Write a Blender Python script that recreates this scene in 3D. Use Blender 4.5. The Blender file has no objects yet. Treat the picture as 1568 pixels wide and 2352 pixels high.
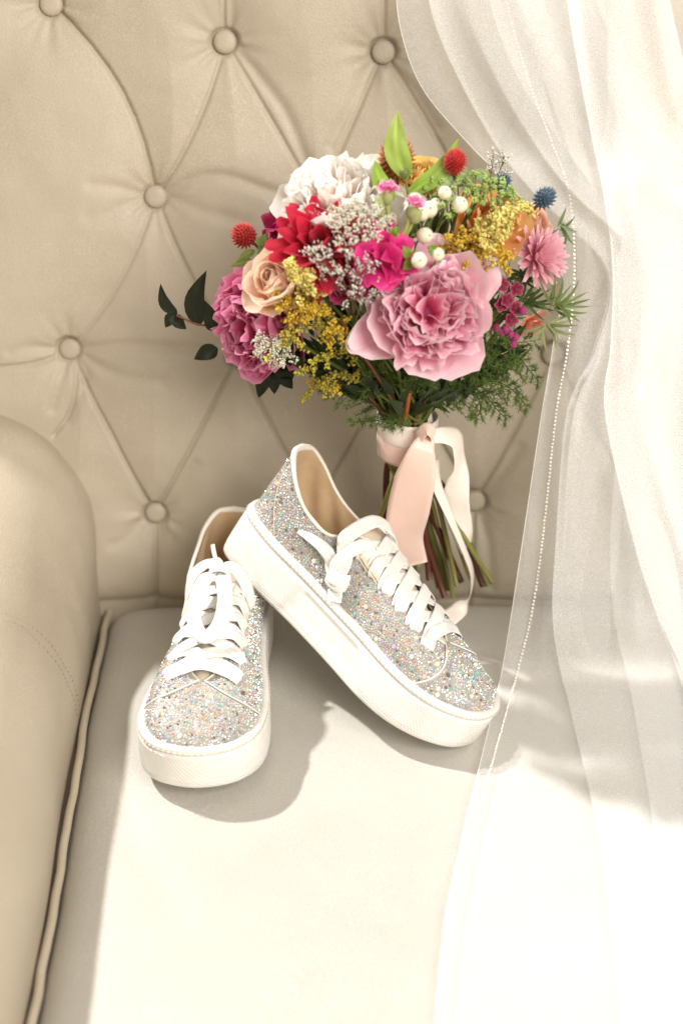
import bpy, math, random
import numpy as np
from mathutils import Vector, Matrix, noise
R = math.radians
sc = bpy.context.scene
C = sc.collection

# ------------------------------------------------------------------ camera
CAM = Vector((0.0, -1.277, 0.79)); PITCH = R(28.0)
cd = bpy.data.cameras.new('camera'); cam = bpy.data.objects.new('camera', cd); C.objects.link(cam)
cam.location = CAM; cam.rotation_euler = (R(90) - PITCH, 0, 0)
cd.sensor_fit = 'VERTICAL'; cd.sensor_height = 36.0; cd.sensor_width = 24.0; cd.lens = 50.0
cd.clip_start = 0.02; cd.clip_end = 60
cd.dof.use_dof = True; cd.dof.focus_distance = 1.27; cd.dof.aperture_fstop = 3.0
sc.camera = cam
# ------------------------------------------------------------------ light
w = bpy.data.worlds.new('World'); sc.world = w; w.use_nodes = True
bg = w.node_tree.nodes['Background']
bg.inputs[0].default_value = (1.0, 0.91, 0.78, 1); bg.inputs[1].default_value = 0.53
SUN = Vector((0.72, -0.42, -1.0)).normalized()
def lamp(name, kind, loc, target, energy, col, **kw):
    l = bpy.data.lights.new(name, kind); o = bpy.data.objects.new(name, l); C.objects.link(o)
    o.location = loc; o.rotation_euler = (Vector(target) - Vector(loc)).to_track_quat('-Z', 'Y').to_euler()
    l.energy = energy; l.color = col
    for k, v in kw.items(): setattr(l, k, v)
    return o
lamp('low_window_sun', 'SPOT', Vector((0.1, -0.2, 0.1)) - SUN * 8.0, (0.1, -0.2, 0.1), 3550, (1.0, 0.985, 0.96),
     spot_size=R(26), spot_blend=0.2, shadow_soft_size=0.15)
lamp('room_fill', 'AREA', (1.5, -2.5, 2.0), (0, -0.1, 0.2), 122, (1.0, 0.95, 0.87), shape='RECTANGLE', size=1.9, size_y=1.9)  # broad fill lamp added to brighten the sofa back from the camera side
# ------------------------------------------------------------------ render look
sc.view_settings.view_transform = 'Standard'; sc.view_settings.look = 'None'
sc.view_settings.exposure = 0.0; sc.view_settings.gamma = 1.0
sc.render.engine = 'CYCLES'
sc.cycles.use_denoising = True
sc.cycles.max_bounces = 7; sc.cycles.transparent_max_bounces = 14
sc.cycles.use_adaptive_sampling = True; sc.cycles.adaptive_threshold = 0.025
sc.cycles.diffuse_bounces = 4; sc.cycles.transmission_bounces = 6
sc.cycles.sample_clamp_indirect = 6.0
sc.cycles.caustics_reflective = False; sc.cycles.caustics_refractive = False

# ------------------------------------------------------------------ pixel helpers (1568 x 2352 picture units)
FPX = 50.0 / 36.0 * 2352.0
def ray(px, py):
    cx = (px - 784.0) / FPX; cy = (1176.0 - py) / FPX
    f = Vector((0, math.cos(PITCH), -math.sin(PITCH))); u = Vector((0, math.sin(PITCH), math.cos(PITCH)))
    return f + Vector((cx, 0, 0)) + u * cy
def at(px, py, Y):
    d = ray(px, py); return CAM + d * ((Y - CAM.y) / d.y)
def atz(px, py, Z):
    d = ray(px, py); return CAM + d * ((Z - CAM.z) / d.z)
BACK_S = 0.20; BACK_0 = 0.03
def atback(px, py, off=0.0):
    d = ray(px, py); # y = BACK_0 + BACK_S*z - off
    t = (BACK_0 - off + BACK_S * CAM.z - CAM.y) / (d.y - BACK_S * d.z)
    return CAM + d * t
def smooth(a, b, x):
    t = np.clip((np.asarray(x, float) - a) / (b - a), 0, 1); return t * t * (3 - 2 * t)

# ------------------------------------------------------------------ materials
def mat(name, base=(0.8, 0.8, 0.8), rough=0.5, metal=0.0, **kw):
    m = bpy.data.materials.new(name); m.use_nodes = True
    b = m.node_tree.nodes['Principled BSDF']
    b.inputs['Base Color'].default_value = (*base, 1); b.inputs['Roughness'].default_value = rough
    b.inputs['Metallic'].default_value = metal
    for k, v in kw.items(): b.inputs[k].default_value = v
    return m
def N(m, t, **kw):
    n = m.node_tree.nodes.new(t)
    for k, v in kw.items(): setattr(n, k, v)
    return n
def LK(m, a, b): m.node_tree.links.new(a, b)
def B(m): return m.node_tree.nodes['Principled BSDF']
def bump(m, height, strength=0.3, dist=0.001, prev=None):
    n = N(m, 'ShaderNodeBump'); n.inputs['Strength'].default_value = strength; n.inputs['Distance'].default_value = dist
    LK(m, height, n.inputs['Height'])
    if prev: LK(m, prev, n.inputs['Normal'])
    return n.outputs['Normal']
def ramp(m, fac, stops):
    n = N(m, 'ShaderNodeValToRGB'); cr = n.color_ramp
    while len(cr.elements) < len(stops): cr.elements.new(0.5)
    for e, (p, c) in zip(cr.elements, stops): e.position = p; e.color = (*c, 1)
    LK(m, fac, n.inputs[0]); return n.outputs[0]

def leather_mat(name, a, b_, cell=330.0):
    m = mat(name, a, 0.46)
    tc = N(m, 'ShaderNodeTexCoord')
    nz = N(m, 'ShaderNodeTexNoise'); nz.inputs['Scale'].default_value = 45; nz.inputs['Detail'].default_value = 3
    LK(m, tc.outputs['Object'], nz.inputs['Vector'])
    mixv = N(m, 'ShaderNodeMixRGB'); mixv.inputs[0].default_value = 0.012
    LK(m, tc.outputs['Object'], mixv.inputs[1]); LK(m, nz.outputs['Color'], mixv.inputs[2])
    vo = N(m, 'ShaderNodeTexVoronoi', feature='DISTANCE_TO_EDGE'); vo.inputs['Scale'].default_value = cell
    LK(m, mixv.outputs[0], vo.inputs['Vector'])
    vo2 = N(m, 'ShaderNodeTexVoronoi', feature='DISTANCE_TO_EDGE'); vo2.inputs['Scale'].default_value = cell * 2.1
    LK(m, mixv.outputs[0], vo2.inputs['Vector'])
    big = N(m, 'ShaderNodeTexNoise'); big.inputs['Scale'].default_value = 5.5; big.inputs['Detail'].default_value = 6; big.inputs['Roughness'].default_value = 0.65
    LK(m, tc.outputs['Object'], big.inputs['Vector'])
    c1 = ramp(m, big.outputs[0], [(0.3, a), (0.72, b_)])
    edge = ramp(m, vo.outputs['Distance'], [(0.0, (1, 1, 1)), (0.10, (0, 0, 0))])
    mk = N(m, 'ShaderNodeTexNoise'); mk.inputs['Scale'].default_value = 9; mk.inputs['Detail'].default_value = 2
    LK(m, tc.outputs['Object'], mk.inputs['Vector'])
    mk2 = ramp(m, mk.outputs[0], [(0.35, (0.05,) * 3), (0.7, (0.62,) * 3)])
    mu = N(m, 'ShaderNodeMath', operation='MULTIPLY'); LK(m, edge, mu.inputs[0]); LK(m, mk2, mu.inputs[1])
    pale = tuple(min(1, x * 1.22) for x in b_)
    mx = N(m, 'ShaderNodeMixRGB'); mx.inputs[2].default_value = (*pale, 1)
    LK(m, mu.outputs[0], mx.inputs[0]); LK(m, c1, mx.inputs[1])
    LK(m, mx.outputs[0], B(m).inputs['Base Color'])
    rg = ramp(m, big.outputs[0], [(0.3, (0.40,) * 3), (0.7, (0.56,) * 3)]); LK(m, rg, B(m).inputs['Roughness'])
    n1 = bump(m, vo.outputs['Distance'], 0.34, 0.0011)
    n2 = bump(m, vo2.outputs['Distance'], 0.10, 0.0005, n1)
    n3 = bump(m, big.outputs[0], 0.25, 0.004, n2)
    LK(m, n3, B(m).inputs['Normal'])
    B(m).inputs['Specular IOR Level'].default_value = 0.42
    return m
M = {}
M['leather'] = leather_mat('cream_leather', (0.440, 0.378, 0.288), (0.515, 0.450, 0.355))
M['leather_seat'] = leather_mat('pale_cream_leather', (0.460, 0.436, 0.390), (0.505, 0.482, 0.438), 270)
M['dark_wood'] = mat('dark_wood', (0.06, 0.035, 0.02), 0.5)

# ------------------------------------------------------------------ mesh helpers
def link(o, parent=None):
    C.objects.link(o)
    if parent is not None: o.parent = parent
    return o
def mesh(name, V, F, m=None, parent=None, smooth=True, cols=None, attr='tint', fl=None):
    V = np.asarray(V, float).reshape(-1, 3)
    me = bpy.data.meshes.new(name)
    if isinstance(F, np.ndarray):
        nv, k = len(V), F.shape[1]
        me.vertices.add(nv); me.vertices.foreach_set('co', V.ravel())
        me.loops.add(F.size); me.loops.foreach_set('vertex_index', F.ravel().astype(np.int32))
        me.polygons.add(len(F)); me.polygons.foreach_set('loop_start', np.arange(0, F.size, k, dtype=np.int32))
        me.polygons.foreach_set('loop_total', np.full(len(F), k, np.int32))
        me.update(calc_edges=True)
    else:
        me.from_pydata(V.tolist(), [], F); me.update()
    me.polygons.foreach_set('use_smooth', np.full(len(me.polygons), bool(smooth)))
    if cols is not None:
        a = me.color_attributes.new(attr, 'FLOAT_COLOR', 'POINT')
        cc = np.ones((len(V), 4)); cc[:, :3] = np.asarray(cols); a.data.foreach_set('color', cc.ravel())
    if fl is not None:
        a = me.attributes.new('mask', 'FLOAT', 'POINT'); a.data.foreach_set('value', np.asarray(fl, float).ravel())
    if m is not None: me.materials.append(m)
    o = bpy.data.objects.new(name, me); link(o, parent)
    return o
def gridF(nu, nv, closed_u=False, closed_v=False, off=0):
    iu = np.arange(nu if closed_u else nu - 1); iv = np.arange(nv if closed_v else nv - 1)
    a, b = np.meshgrid(iu, iv, indexing='ij'); a = a.ravel(); b = b.ravel()
    a1 = (a + 1) % nu; b1 = (b + 1) % nv
    return np.stack([a * nv + b, a1 * nv + b, a1 * nv + b1, a * nv + b1], 1) + off
def empty(name, loc, parent=None):
    o = bpy.data.objects.new(name, None); o.empty_display_size = 0.03; o.location = loc; return link(o, parent)
def tag(o, label=None, cat=None, group=None, kind=None):
    for k, v in (('label', label), ('category', cat), ('group', group), ('kind', kind)):
        if v: o[k] = v
    return o
def catmull(P, n, closed=False):
    P = np.asarray([list(p) for p in P], float); k = len(P)
    if not closed: P = np.vstack([2 * P[0] - P[1], P, 2 * P[-1] - P[-2]])
    else: P = np.vstack([P[-1], P, P[0], P[1]])
    segs = k if closed else k - 1
    out = []
    for t in np.linspace(0, segs, n, endpoint=not closed):
        i = min(int(t), segs - 1); f = t - i
        p0, p1, p2, p3 = P[i], P[i + 1], P[i + 2], P[i + 3]
        out.append(0.5 * ((2 * p1) + (-p0 + p2) * f + (2 * p0 - 5 * p1 + 4 * p2 - p3) * f * f + (-p0 + 3 * p1 - 3 * p2 + p3) * f ** 3))
    return np.array(out)
def norm(a):
    a = np.asarray(a, float); return a / np.maximum(np.linalg.norm(a, axis=-1, keepdims=True), 1e-12)
def tubeVF(path, rad, ns=8, off=0, caps=True):
    P = np.asarray(path, float); n = len(P); rad = np.broadcast_to(np.asarray(rad, float), (n,))
    T = norm(np.gradient(P, axis=0)); ref = np.array([0, 0, 1.0])
    if abs(T[0] @ ref) > 0.9: ref = np.array([1.0, 0, 0])
    u = norm(np.cross(T[0], ref)); V = []
    for i in range(n):
        u = norm(u - T[i] * (u @ T[i])); v = np.cross(T[i], u)
        for k in range(ns):
            a = 2 * math.pi * k / ns; V.append(P[i] + rad[i] * (math.cos(a) * u + math.sin(a) * v))
    F = gridF(n, ns, closed_v=True, off=off).tolist()
    if caps:
        F.append([off + k for k in range(ns)][::-1]); F.append([off + (n - 1) * ns + k for k in range(ns)])
    return np.array(V), F
def tube(name, path, rad, m, parent=None, ns=8):
    V, F = tubeVF(path, rad, ns); return mesh(name, V, F, m, parent)
def ribbonVF(path, normals, width, thick=0.0008, nw=5, crown=0.0, off=0):
    """flat strap swept along path; normals give the face direction; width may vary"""
    P = np.asarray(path, float); n = len(P); Nn = norm(normals)
    T = norm(np.gradient(P, axis=0)); S = norm(np.cross(T, Nn)); Nn = np.cross(S, T)
    W = np.broadcast_to(np.asarray(width, float), (n,)) * 0.5
    ts = np.linspace(-1, 1, nw)
    top = [P + S * (W * t)[:, None] + Nn * (thick * 0.5 * (1 - 0.55 * abs(t) ** 4) + crown * (1 - t * t)) for t in ts]
    bot = [P + S * (W * t)[:, None] - Nn * (thick * 0.5 * (1 - 0.55 * abs(t) ** 4) - crown * (1 - t * t)) for t in ts[::-1]]
    V = np.stack(top + bot, 1).reshape(-1, 3)
    k = 2 * nw
    F = gridF(n, k, closed_v=True, off=off).tolist()
    for e in (0, (n - 1) * k):
        for j in range(nw - 1): F.append([off + e + j, off + e + j + 1, off + e + k - 2 - j, off + e + k - 1 - j])
    return V, F
def ribbon(name, pts, nrm, width, m, parent=None, thick=0.0009, n=24, nw=5, crown=0.0):
    P = catmull(pts, n); Nn = catmull(nrm, n) if len(nrm) == len(pts) else np.repeat([list(nrm[0])], n, 0)
    W = width if np.isscalar(width) else np.interp(np.linspace(0, 1, n), np.linspace(0, 1, len(width)), width)
    V, F = ribbonVF(P, Nn, W, thick, nw, crown); return mesh(name, V, F, m, parent)

# ================================================================== SETTING: floor under the sofa
M['floor'] = mat('wood_floor', (0.50, 0.42, 0.33), 0.45)
fl = mesh('floor', [(-6, -6, -0.46), (6, -6, -0.46), (6, 6, -0.46), (-6, 6, -0.46)], [[0, 1, 2, 3]], M['floor'], smooth=False)
tag(fl, kind='structure')

# ================================================================== SOFA
sofa = empty('sofa', (0, -0.25, -0.46))
tag(sofa, 'cream leather sofa with button-tufted back, rolled arm and piped seat', 'sofa')
def to_sofa(V): return np.asarray(V, float) - np.array([0, -0.25, -0.46])
TOPZ = 0.66
# --- button lattice, measured from the picture
known = {(0, 0): (117, 10), (0, 1): (516, 97), (0, 2): (880, 120), (1, 0): (357, 453), (1, 1): (728, 462), (1, 2): (1085, 470),
         (2, 0): (160, 803), (2, 1): (548, 818), (2, 2): (905, 822), (2, 3): (1270, 815), (3, 0): (357, 1180), (3, 1): (722, 1172), (3, 2): (1090, 1153), (3, 3): (1455, 1150),
         (0, 3): (1245, 110), (1, 3): (1440, 470), (2, 4): (1640, 815), (0, 4): (1610, 110), (1, 4): (1810, 470), (3, 4): (1820, 1150)}
BT = {k: atback(*v) for k, v in known.items()}
edges = []
def edge(a, b, bow=0.0, depth=1.0):
    if a in BT and b in BT:
        p, q = BT[a], BT[b]; p2 = np.array([p.x, p.z]); q2 = np.array([q.x, q.z]); d = q2 - p2; nrm2 = np.array([-d[1], d[0]])
        edges.append(([p2 + d * t + nrm2 * bow * 4 * t * (1 - t) for t in np.linspace(0, 1, 9)], depth))
for j in range(-1, 5):
    # odd rows sit half a step to the right of even rows 0; row 2 is like row 0
    edge((0, j), (1, j), 0.11 if j == 0 else 0.015, 1.15 if j == 0 else 0.8); edge((0, j), (1, j - 1), 0.05 if j == 1 else 0.0, 0.8)
    edge((1, j), (2, j), 0.06, 0.55); edge((1, j), (2, j + 1), -0.02, 0.9)
    edge((2, j), (3, j), 0.0, 0.9); edge((2, j), (3, j - 1), 0.0, 0.85)
    if (0, j) in BT:
        p = BT[(0, j)]; edges.append(([np.array([p.x + 0.002 * t, p.z + (0.75 - p.z) * t]) for t in np.linspace(0, 1, 5)], 0.8))
    if (3, j) in BT:
        p = BT[(3, j)]; edges.append(([np.array([p.x - 0.004 * t, p.z * (1 - t) - 0.07 * t]) for t in np.linspace(0, 1, 5)], 0.85))
for pts_ in ([(160, 803), (110, 822), (50, 832), (-80, 842)], [(170, 815), (178, 870), (165, 940), (128, 992)], [(-80, 560), (-140, 300), (-160, 0)]):
    q_ = [atback(*p) for p in pts_]; edges.append(([c_[[0, 2]] for c_ in catmull([(p.x, 0, p.z) for p in q_], 9)], 0.75))
soft = []
def softline(pts, depth, wid):
    q = [atback(*p) for p in pts]; c = catmull([(p.x, 0, p.z) for p in q], 12); soft.append((c[:, [0, 2]], depth, wid))
softline([(380, 445), (450, 405), (530, 400), (640, 440)], 0.0050, 0.006)
softline([(390, 462), (470, 480), (560, 500)], 0.0035, 0.007)
softline([(335, 450), (280, 425), (215, 415)], 0.0030, 0.006)
softline([(335, 465), (270, 480), (210, 490)], 0.0018, 0.007)
softline([(185, 797), (300, 782), (400, 790), (490, 800)], 0.0050, 0.006)
softline([(185, 815), (270, 850), (380, 865)], 0.0035, 0.007)
softline([(135, 798), (80, 790), (30, 800)], 0.0025, 0.006)
softline([(150, 830), (135, 880), (125, 930)], 0.0030, 0.005)
softline([(545, 115), (600, 180), (660, 260), (715, 400)], 0.0045, 0.006)
softline([(900, 140), (950, 210), (1000, 290)], 0.0045, 0.006)
softline([(860, 140), (810, 230), (760, 330)], 0.0030, 0.006)
softline([(505, 70), (503, 30), (498, -40)], 0.0040, 0.004)
softline([(527, 70), (530, 30), (530, -40)], 0.0030, 0.005)
softline([(380, 1175), (410, 1120), (450, 1060)], 0.0030, 0.006)
softline([(365, 1205), (358, 1290), (352, 1370)], 0.0030, 0.006)
softline([(335, 1190), (290, 1230), (260, 1240)], 0.0025, 0.006)
softline([(1075, 1130), (1040, 1070), (1000, 1010)], 0.0025, 0.006)
softline([(1110, 1130), (1150, 1080), (1190, 1020)], 0.0035, 0.006)
softline([(1105, 1180), (1120, 1250), (1125, 1340)], 0.0035, 0.006)
softline([(1080, 1180), (1068, 1250), (1062, 1340)], 0.0025, 0.006)
softline([(160, 960), (185, 910), (200, 860)], 0.0030, 0.005)
xs = np.unique(np.concatenate([np.linspace(-0.95, -0.40, 60), np.linspace(-0.40, 0.42, 500), np.linspace(0.42, 0.95, 70)]))
zs = np.concatenate([np.linspace(-0.09, 0.62, 430), np.linspace(0.624, TOPZ, 14)])
X, Z = np.meshgrid(xs, zs, indexing='ij'); Q = np.stack([X, Z], -1)
def dline(pl):
    D = np.full(X.shape, 9.0)
    for a, b in zip(pl[:-1], pl[1:]):
        a = np.asarray(a); b = np.asarray(b); d = b - a; L2 = max(d @ d, 1e-12)
        t = np.clip(((Q - a) @ d) / L2, 0, 1); D = np.minimum(D, np.linalg.norm(Q - a - t[..., None] * d, axis=-1))
    return D
H = np.ones(X.shape) * 1.0
groove = np.zeros(X.shape); puff = np.ones(X.shape)
for pl, dep in edges:
    D = dline(pl); puff = np.minimum(puff, 1 - dep * np.exp(-(D / 0.040) ** 1.25) * 0.62)
    groove = np.maximum(groove, dep * np.exp(-(D / 0.0019) ** 2))
Hh = 0.0165 * puff - 0.0048 * groove
for c, dep, wd in soft: Hh -= 0.75 * dep * np.exp(-(dline(c) / wd) ** 2)
rng = np.random.default_rng(4)
for k, p in BT.items():
    dx = X - p.x; dz = Z - p.z; r = np.hypot(dx, dz); th = np.arctan2(dz, dx)
    dent = 0.0095 * np.exp(-(r / 0.030) ** 1.6)
    wr = np.zeros_like(r)
    for q in (5, 8, 13): wr += rng.uniform(0.4, 1) * np.cos(q * th + rng.uniform(0, 6.28))
    Hh -= dent + 0.0006 * wr * np.exp(-((r - 0.018) / 0.022) ** 2) * (r > 0.008)
    Hh = np.where(r < 0.020, np.minimum(Hh, -0.0055 + 2.0 * np.maximum(r - 0.0117, 0)), Hh)
nz = np.array([noise.fractal(Vector((x * 7, z * 7, 3.1)), 1.0, 2.0, 4) for x, z in zip(X[::4, ::4].ravel(), Z[::4, ::4].ravel())]).reshape(X[::4, ::4].shape)
ii = np.clip(np.arange(X.shape[0]) / 4.0, 0, nz.shape[0] - 1.001); jj = np.clip(np.arange(X.shape[1]) / 4.0, 0, nz.shape[1] - 1.001)
i0 = ii.astype(int); j0 = jj.astype(int); fi = (ii - i0)[:, None]; fj = (jj - j0)[None, :]
nzf = nz[i0][:, j0] * (1 - fi) * (1 - fj) + nz[i0 + 1][:, j0] * fi * (1 - fj) + nz[i0][:, j0 + 1] * (1 - fi) * fj + nz[i0 + 1][:, j0 + 1] * fi * fj
Hh += 0.004 * nzf
Yb = BACK_0 + BACK_S * Z - Hh + 0.030 * np.exp(-np.maximum(Z + 0.01, 0) / 0.012) * 0.4
Yb = Yb + 0.05 * smooth(0.62, TOPZ, Z) ** 2
V = np.stack([X, Yb, Z + 0.0], -1).reshape(-1, 3)
F = gridF(*X.shape)
# closed body behind the tufted face
nx_, nz_ = X.shape; base = len(V)
rim = [i * nz_ + nz_ - 1 for i in range(nx_)]
topx = V[rim]; Vt = []
for dy, dzz in ((0.03, 0.022), (0.08, 0.035), (0.14, 0.03), (0.18, 0.0), (0.19, -0.35), (0.19, -1.0)):
    q = topx.copy(); q[:, 1] += dy; q[:, 2] += dzz; Vt.append(q)
Vt = np.concatenate(Vt); allr = [rim] + [list(range(base + k * nx_, base + (k + 1) * nx_)) for k in range(6)]
F2 = []
for ra, rb in zip(allr[:-1], allr[1:]):
    for i in range(nx_ - 1): F2.append([ra[i], ra[i + 1], rb[i + 1], rb[i]][::-1])
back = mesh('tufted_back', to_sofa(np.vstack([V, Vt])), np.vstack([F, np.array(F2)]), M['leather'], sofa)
# buttons
prof = [(0.0, 0.0034), (0.005, 0.0033), (0.0085, 0.0027), (0.0104, 0.0012), (0.0112, -0.0010), (0.0110, -0.006)]
ns = 28; bv = [(0, -prof[0][1], 0)]
for r_, h_ in prof[1:]:
    for k in range(ns): a = 2 * math.pi * k / ns; bv.append((r_ * math.cos(a), -h_, r_ * math.sin(a)))
bf = [[0, 1 + k, 1 + (k + 1) % ns] for k in range(ns)]
for q in range(len(prof) - 2):
    for k in range(ns): bf.append([1 + q * ns + k, 1 + (q + 1) * ns + k, 1 + (q + 1) * ns + (k + 1) % ns, 1 + q * ns + (k + 1) % ns])
b0 = None
for k, p in BT.items():
    if not (-0.45 < p.x < 0.45 and p.z < 0.62): continue
    if b0 is None: o = mesh('button', bv, bf, M['leather'], back); b0 = o
    else: o = b0.copy(); link(o, back)
    o.location = Vector(to_sofa([p.x, p.y + 0.002, p.z]).tolist()); o.rotation_euler = (math.atan(BACK_S) * -1, 0, rng.uniform(0, 6))
    o.rotation_euler = (-math.atan(BACK_S), 0, 0)
# --- seat cushion: a domed slab with soft edges
sx = np.unique(np.concatenate([np.linspace(-0.270, -0.19, 44), np.linspace(-0.19, 0.4, 150), np.linspace(0.4, 0.95, 30)]))
sy = np.concatenate([np.linspace(0.055, -0.03, 40), np.linspace(-0.035, -0.66, 150), np.linspace(-0.665, -0.76, 30)])
X, Y = np.meshgrid(sx, sy, indexing='ij')
wob = np.array([0.0022 * noise.noise(Vector((0.3, y * 7, 1.7))) + 0.0010 * noise.noise(Vector((2.3, y * 23, 1.7))) for y in sy])
# left edge of the cushion follows the arm
XL = -0.2465 + 0.030 * smooth(0.02, -0.75, Y) + wob[None, :]
dl = X - XL
Zs = -0.0006 - 0.040 * np.exp(-np.maximum(dl, -0.02) / 0.011) * 0.42 - 0.010 * np.exp(-np.maximum(dl, 0) / 0.05)
Zs += -0.030 * np.exp(-np.maximum(0.016 - Y, -0.03) / 0.010) * 0.30
Zs -= 0.05 * np.clip((-0.64 - Y) / 0.12, 0, 1) ** 2
Zs -= 0.0030 * (0.5 + 0.5 * np.array([[noise.noise(Vector((a * 6, b * 6, 9.0))) for b in sy] for a in sx]))
for ax_, ay_, bx_, by_, dp_, wd_ in ((-0.21, -0.10, -0.17, -0.42, .0014, .010), (0.02, -0.06, 0.20, -0.10, .0016, .012), (-0.05, -0.40, 0.12, -0.52, .0013, .016), (0.17, -0.16, 0.26, -0.34, .0014, .012), (-0.20, -0.30, -0.10, -0.50, .0012, .014)):
    q_ = np.clip(((X - ax_) * (bx_ - ax_) + (Y - ay_) * (by_ - ay_)) / ((bx_ - ax_) ** 2 + (by_ - ay_) ** 2), 0, 1)
    Zs -= dp_ * np.exp(-(np.hypot(X - ax_ - q_ * (bx_ - ax_), Y - ay_ - q_ * (by_ - ay_)) / wd_) ** 2) * np.sin(math.pi * np.clip(q_, .02, .98))
topV = np.stack([X, Y, Zs], -1); nx_, ny_ = X.shape
V = topV.reshape(-1, 3); F = gridF(nx_, ny_)[:, ::-1]
ringi = [i * ny_ for i in range(nx_)] + [(nx_ - 1) * ny_ + j for j in range(1, ny_)] + [i * ny_ + ny_ - 1 for i in range(nx_ - 2, -1, -1)] + [j for j in range(ny_ - 2, 0, -1)]
low = V[ringi].copy(); low[:, 2] = -0.17; b = len(V); n_ = len(ringi)
F2 = [[ringi[i], ringi[(i + 1) % n_], b + (i + 1) % n_, b + i] for i in range(n_)]
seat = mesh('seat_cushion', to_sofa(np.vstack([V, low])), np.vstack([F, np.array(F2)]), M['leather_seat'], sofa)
pp = [(XLv - 0.0015 + 0.0010 * noise.noise(Vector((y * 30, 0, 0))), y, -0.0200 + 0.0012 * noise.noise(Vector((0, y * 12, 5)))) for XLv, y in zip(XL[0], sy) if y < 0.02]
pp = pp[::2]
tube('piping', to_sofa(pp), 0.0038, M['leather'], seat, 10)
# --- arm
ap = catmull([(-0.262, 0, -0.17), (-0.250, 0, -0.06), (-0.247, 0, -0.01), (-0.2475, 0, 0.025), (-0.254, 0, 0.065), (-0.269, 0, 0.105), (-0.293, 0, 0.138), (-0.325, 0, 0.160),
              (-0.365, 0, 0.171), (-0.42, 0, 0.172), (-0.475, 0, 0.155), (-0.505, 0, 0.11), (-0.515, 0, 0.0), (-0.515, 0, -0.2), (-0.515, 0, -0.42)], 90)
ys = np.linspace(0.14, -0.80, 260); V = []
for y in ys:
    f = float(smooth(0.02, -0.75, y))
    for p in ap:
        x, z = p[0], p[2]
        nn = 0.0035 * noise.noise(Vector((x * 9, y * 6, z * 9))) + 0.0016 * noise.noise(Vector((x * 20, y * 30, z * 14))) * float(np.exp(-((y + 0.02) / 0.10) ** 2))
        z *= 1 + 0.24 * float(smooth(-0.14, 0.02, y)) * (1 if z > 0 else 0); x += 0.012 * float(smooth(-0.12, 0.02, y)) * float(smooth(0.02, 0.12, z)) * float(smooth(-0.42, -0.32, x))
        pull = 0.010 * math.exp(-max(0.0, 0.05 - y) / 0.03)          # tucked in where it meets the back
        V.append((x + (0.030 * f - 0.0072) * float(smooth(-0.46, -0.38, x)) + nn - pull, y, z + nn * 0.6 - pull * float(smooth(0.05, 0.16, z))))
arm = mesh('rolled_arm', to_sofa(V), gridF(len(ys), len(ap))[:, ::-1], M['leather'], sofa)
# curved panel seam with twin rows of stitches on the inner arm face
armV = np.array(V).reshape(len(ys), len(ap), 3)
def arm_pt(px, py):
    d = np.array(ray(px, py)); q = armV[:, :60].reshape(-1, 3) - np.array(CAM); t = (q @ d) / (d @ d)
    i = np.argmin(np.linalg.norm(q - t[:, None] * d, axis=1)); return armV[:, :60].reshape(-1, 3)[i]
sv, sf = [], []
for offp in (0, 13):
    cl = catmull([arm_pt(x + offp * 0.5, y - offp) for x, y in ((4, 1422), (50, 1440), (95, 1478), (135, 1530), (160, 1580), (178, 1640), (190, 1700))], 64)
    cl = (cl + np.roll(cl, 1, 0) + np.roll(cl, -1, 0))[1:-1] / 3
    for i in range(0, len(cl) - 2, 2):
        a, b_ = cl[i], cl[i] * 0.25 + cl[i + 1] * 0.75
        v_, f_ = tubeVF(np.array([a, (a + b_) / 2, b_]) + np.array([0.0007, 0, 0.0004]), 0.00042, 5, off=len(sv)); sv.extend(v_.tolist()); sf += f_
M['thread'] = mat('beige_thread', (0.46, 0.385, 0.285), 0.8)
st = mesh('seam_stitching', to_sofa(sv), sf, M['thread'], arm); tag(st, kind='stuff')
def box(name, lo, hi, m, parent, f=lambda v: v):
    v = [(x, y, z) for x in (lo[0], hi[0]) for y in (lo[1], hi[1]) for z in (lo[2], hi[2])]
    return mesh(name, f(v), [[0, 1, 3, 2], [4, 6, 7, 5], [0, 4, 5, 1], [2, 3, 7, 6], [0, 2, 6, 4], [1, 5, 7, 3]], m, parent, False)
box('base_frame', (-0.51, -0.74, -0.40), (0.95, 0.33, -0.172), M['leather'], sofa, to_sofa)
for x, y in ((-0.45, -0.68), (0.88, -0.68), (-0.45, 0.26), (0.88, 0.26)):
    box('foot', (x - 0.03, y - 0.03, -0.46), (x + 0.03, y + 0.03, -0.40), M['dark_wood'], sofa, to_sofa)

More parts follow.
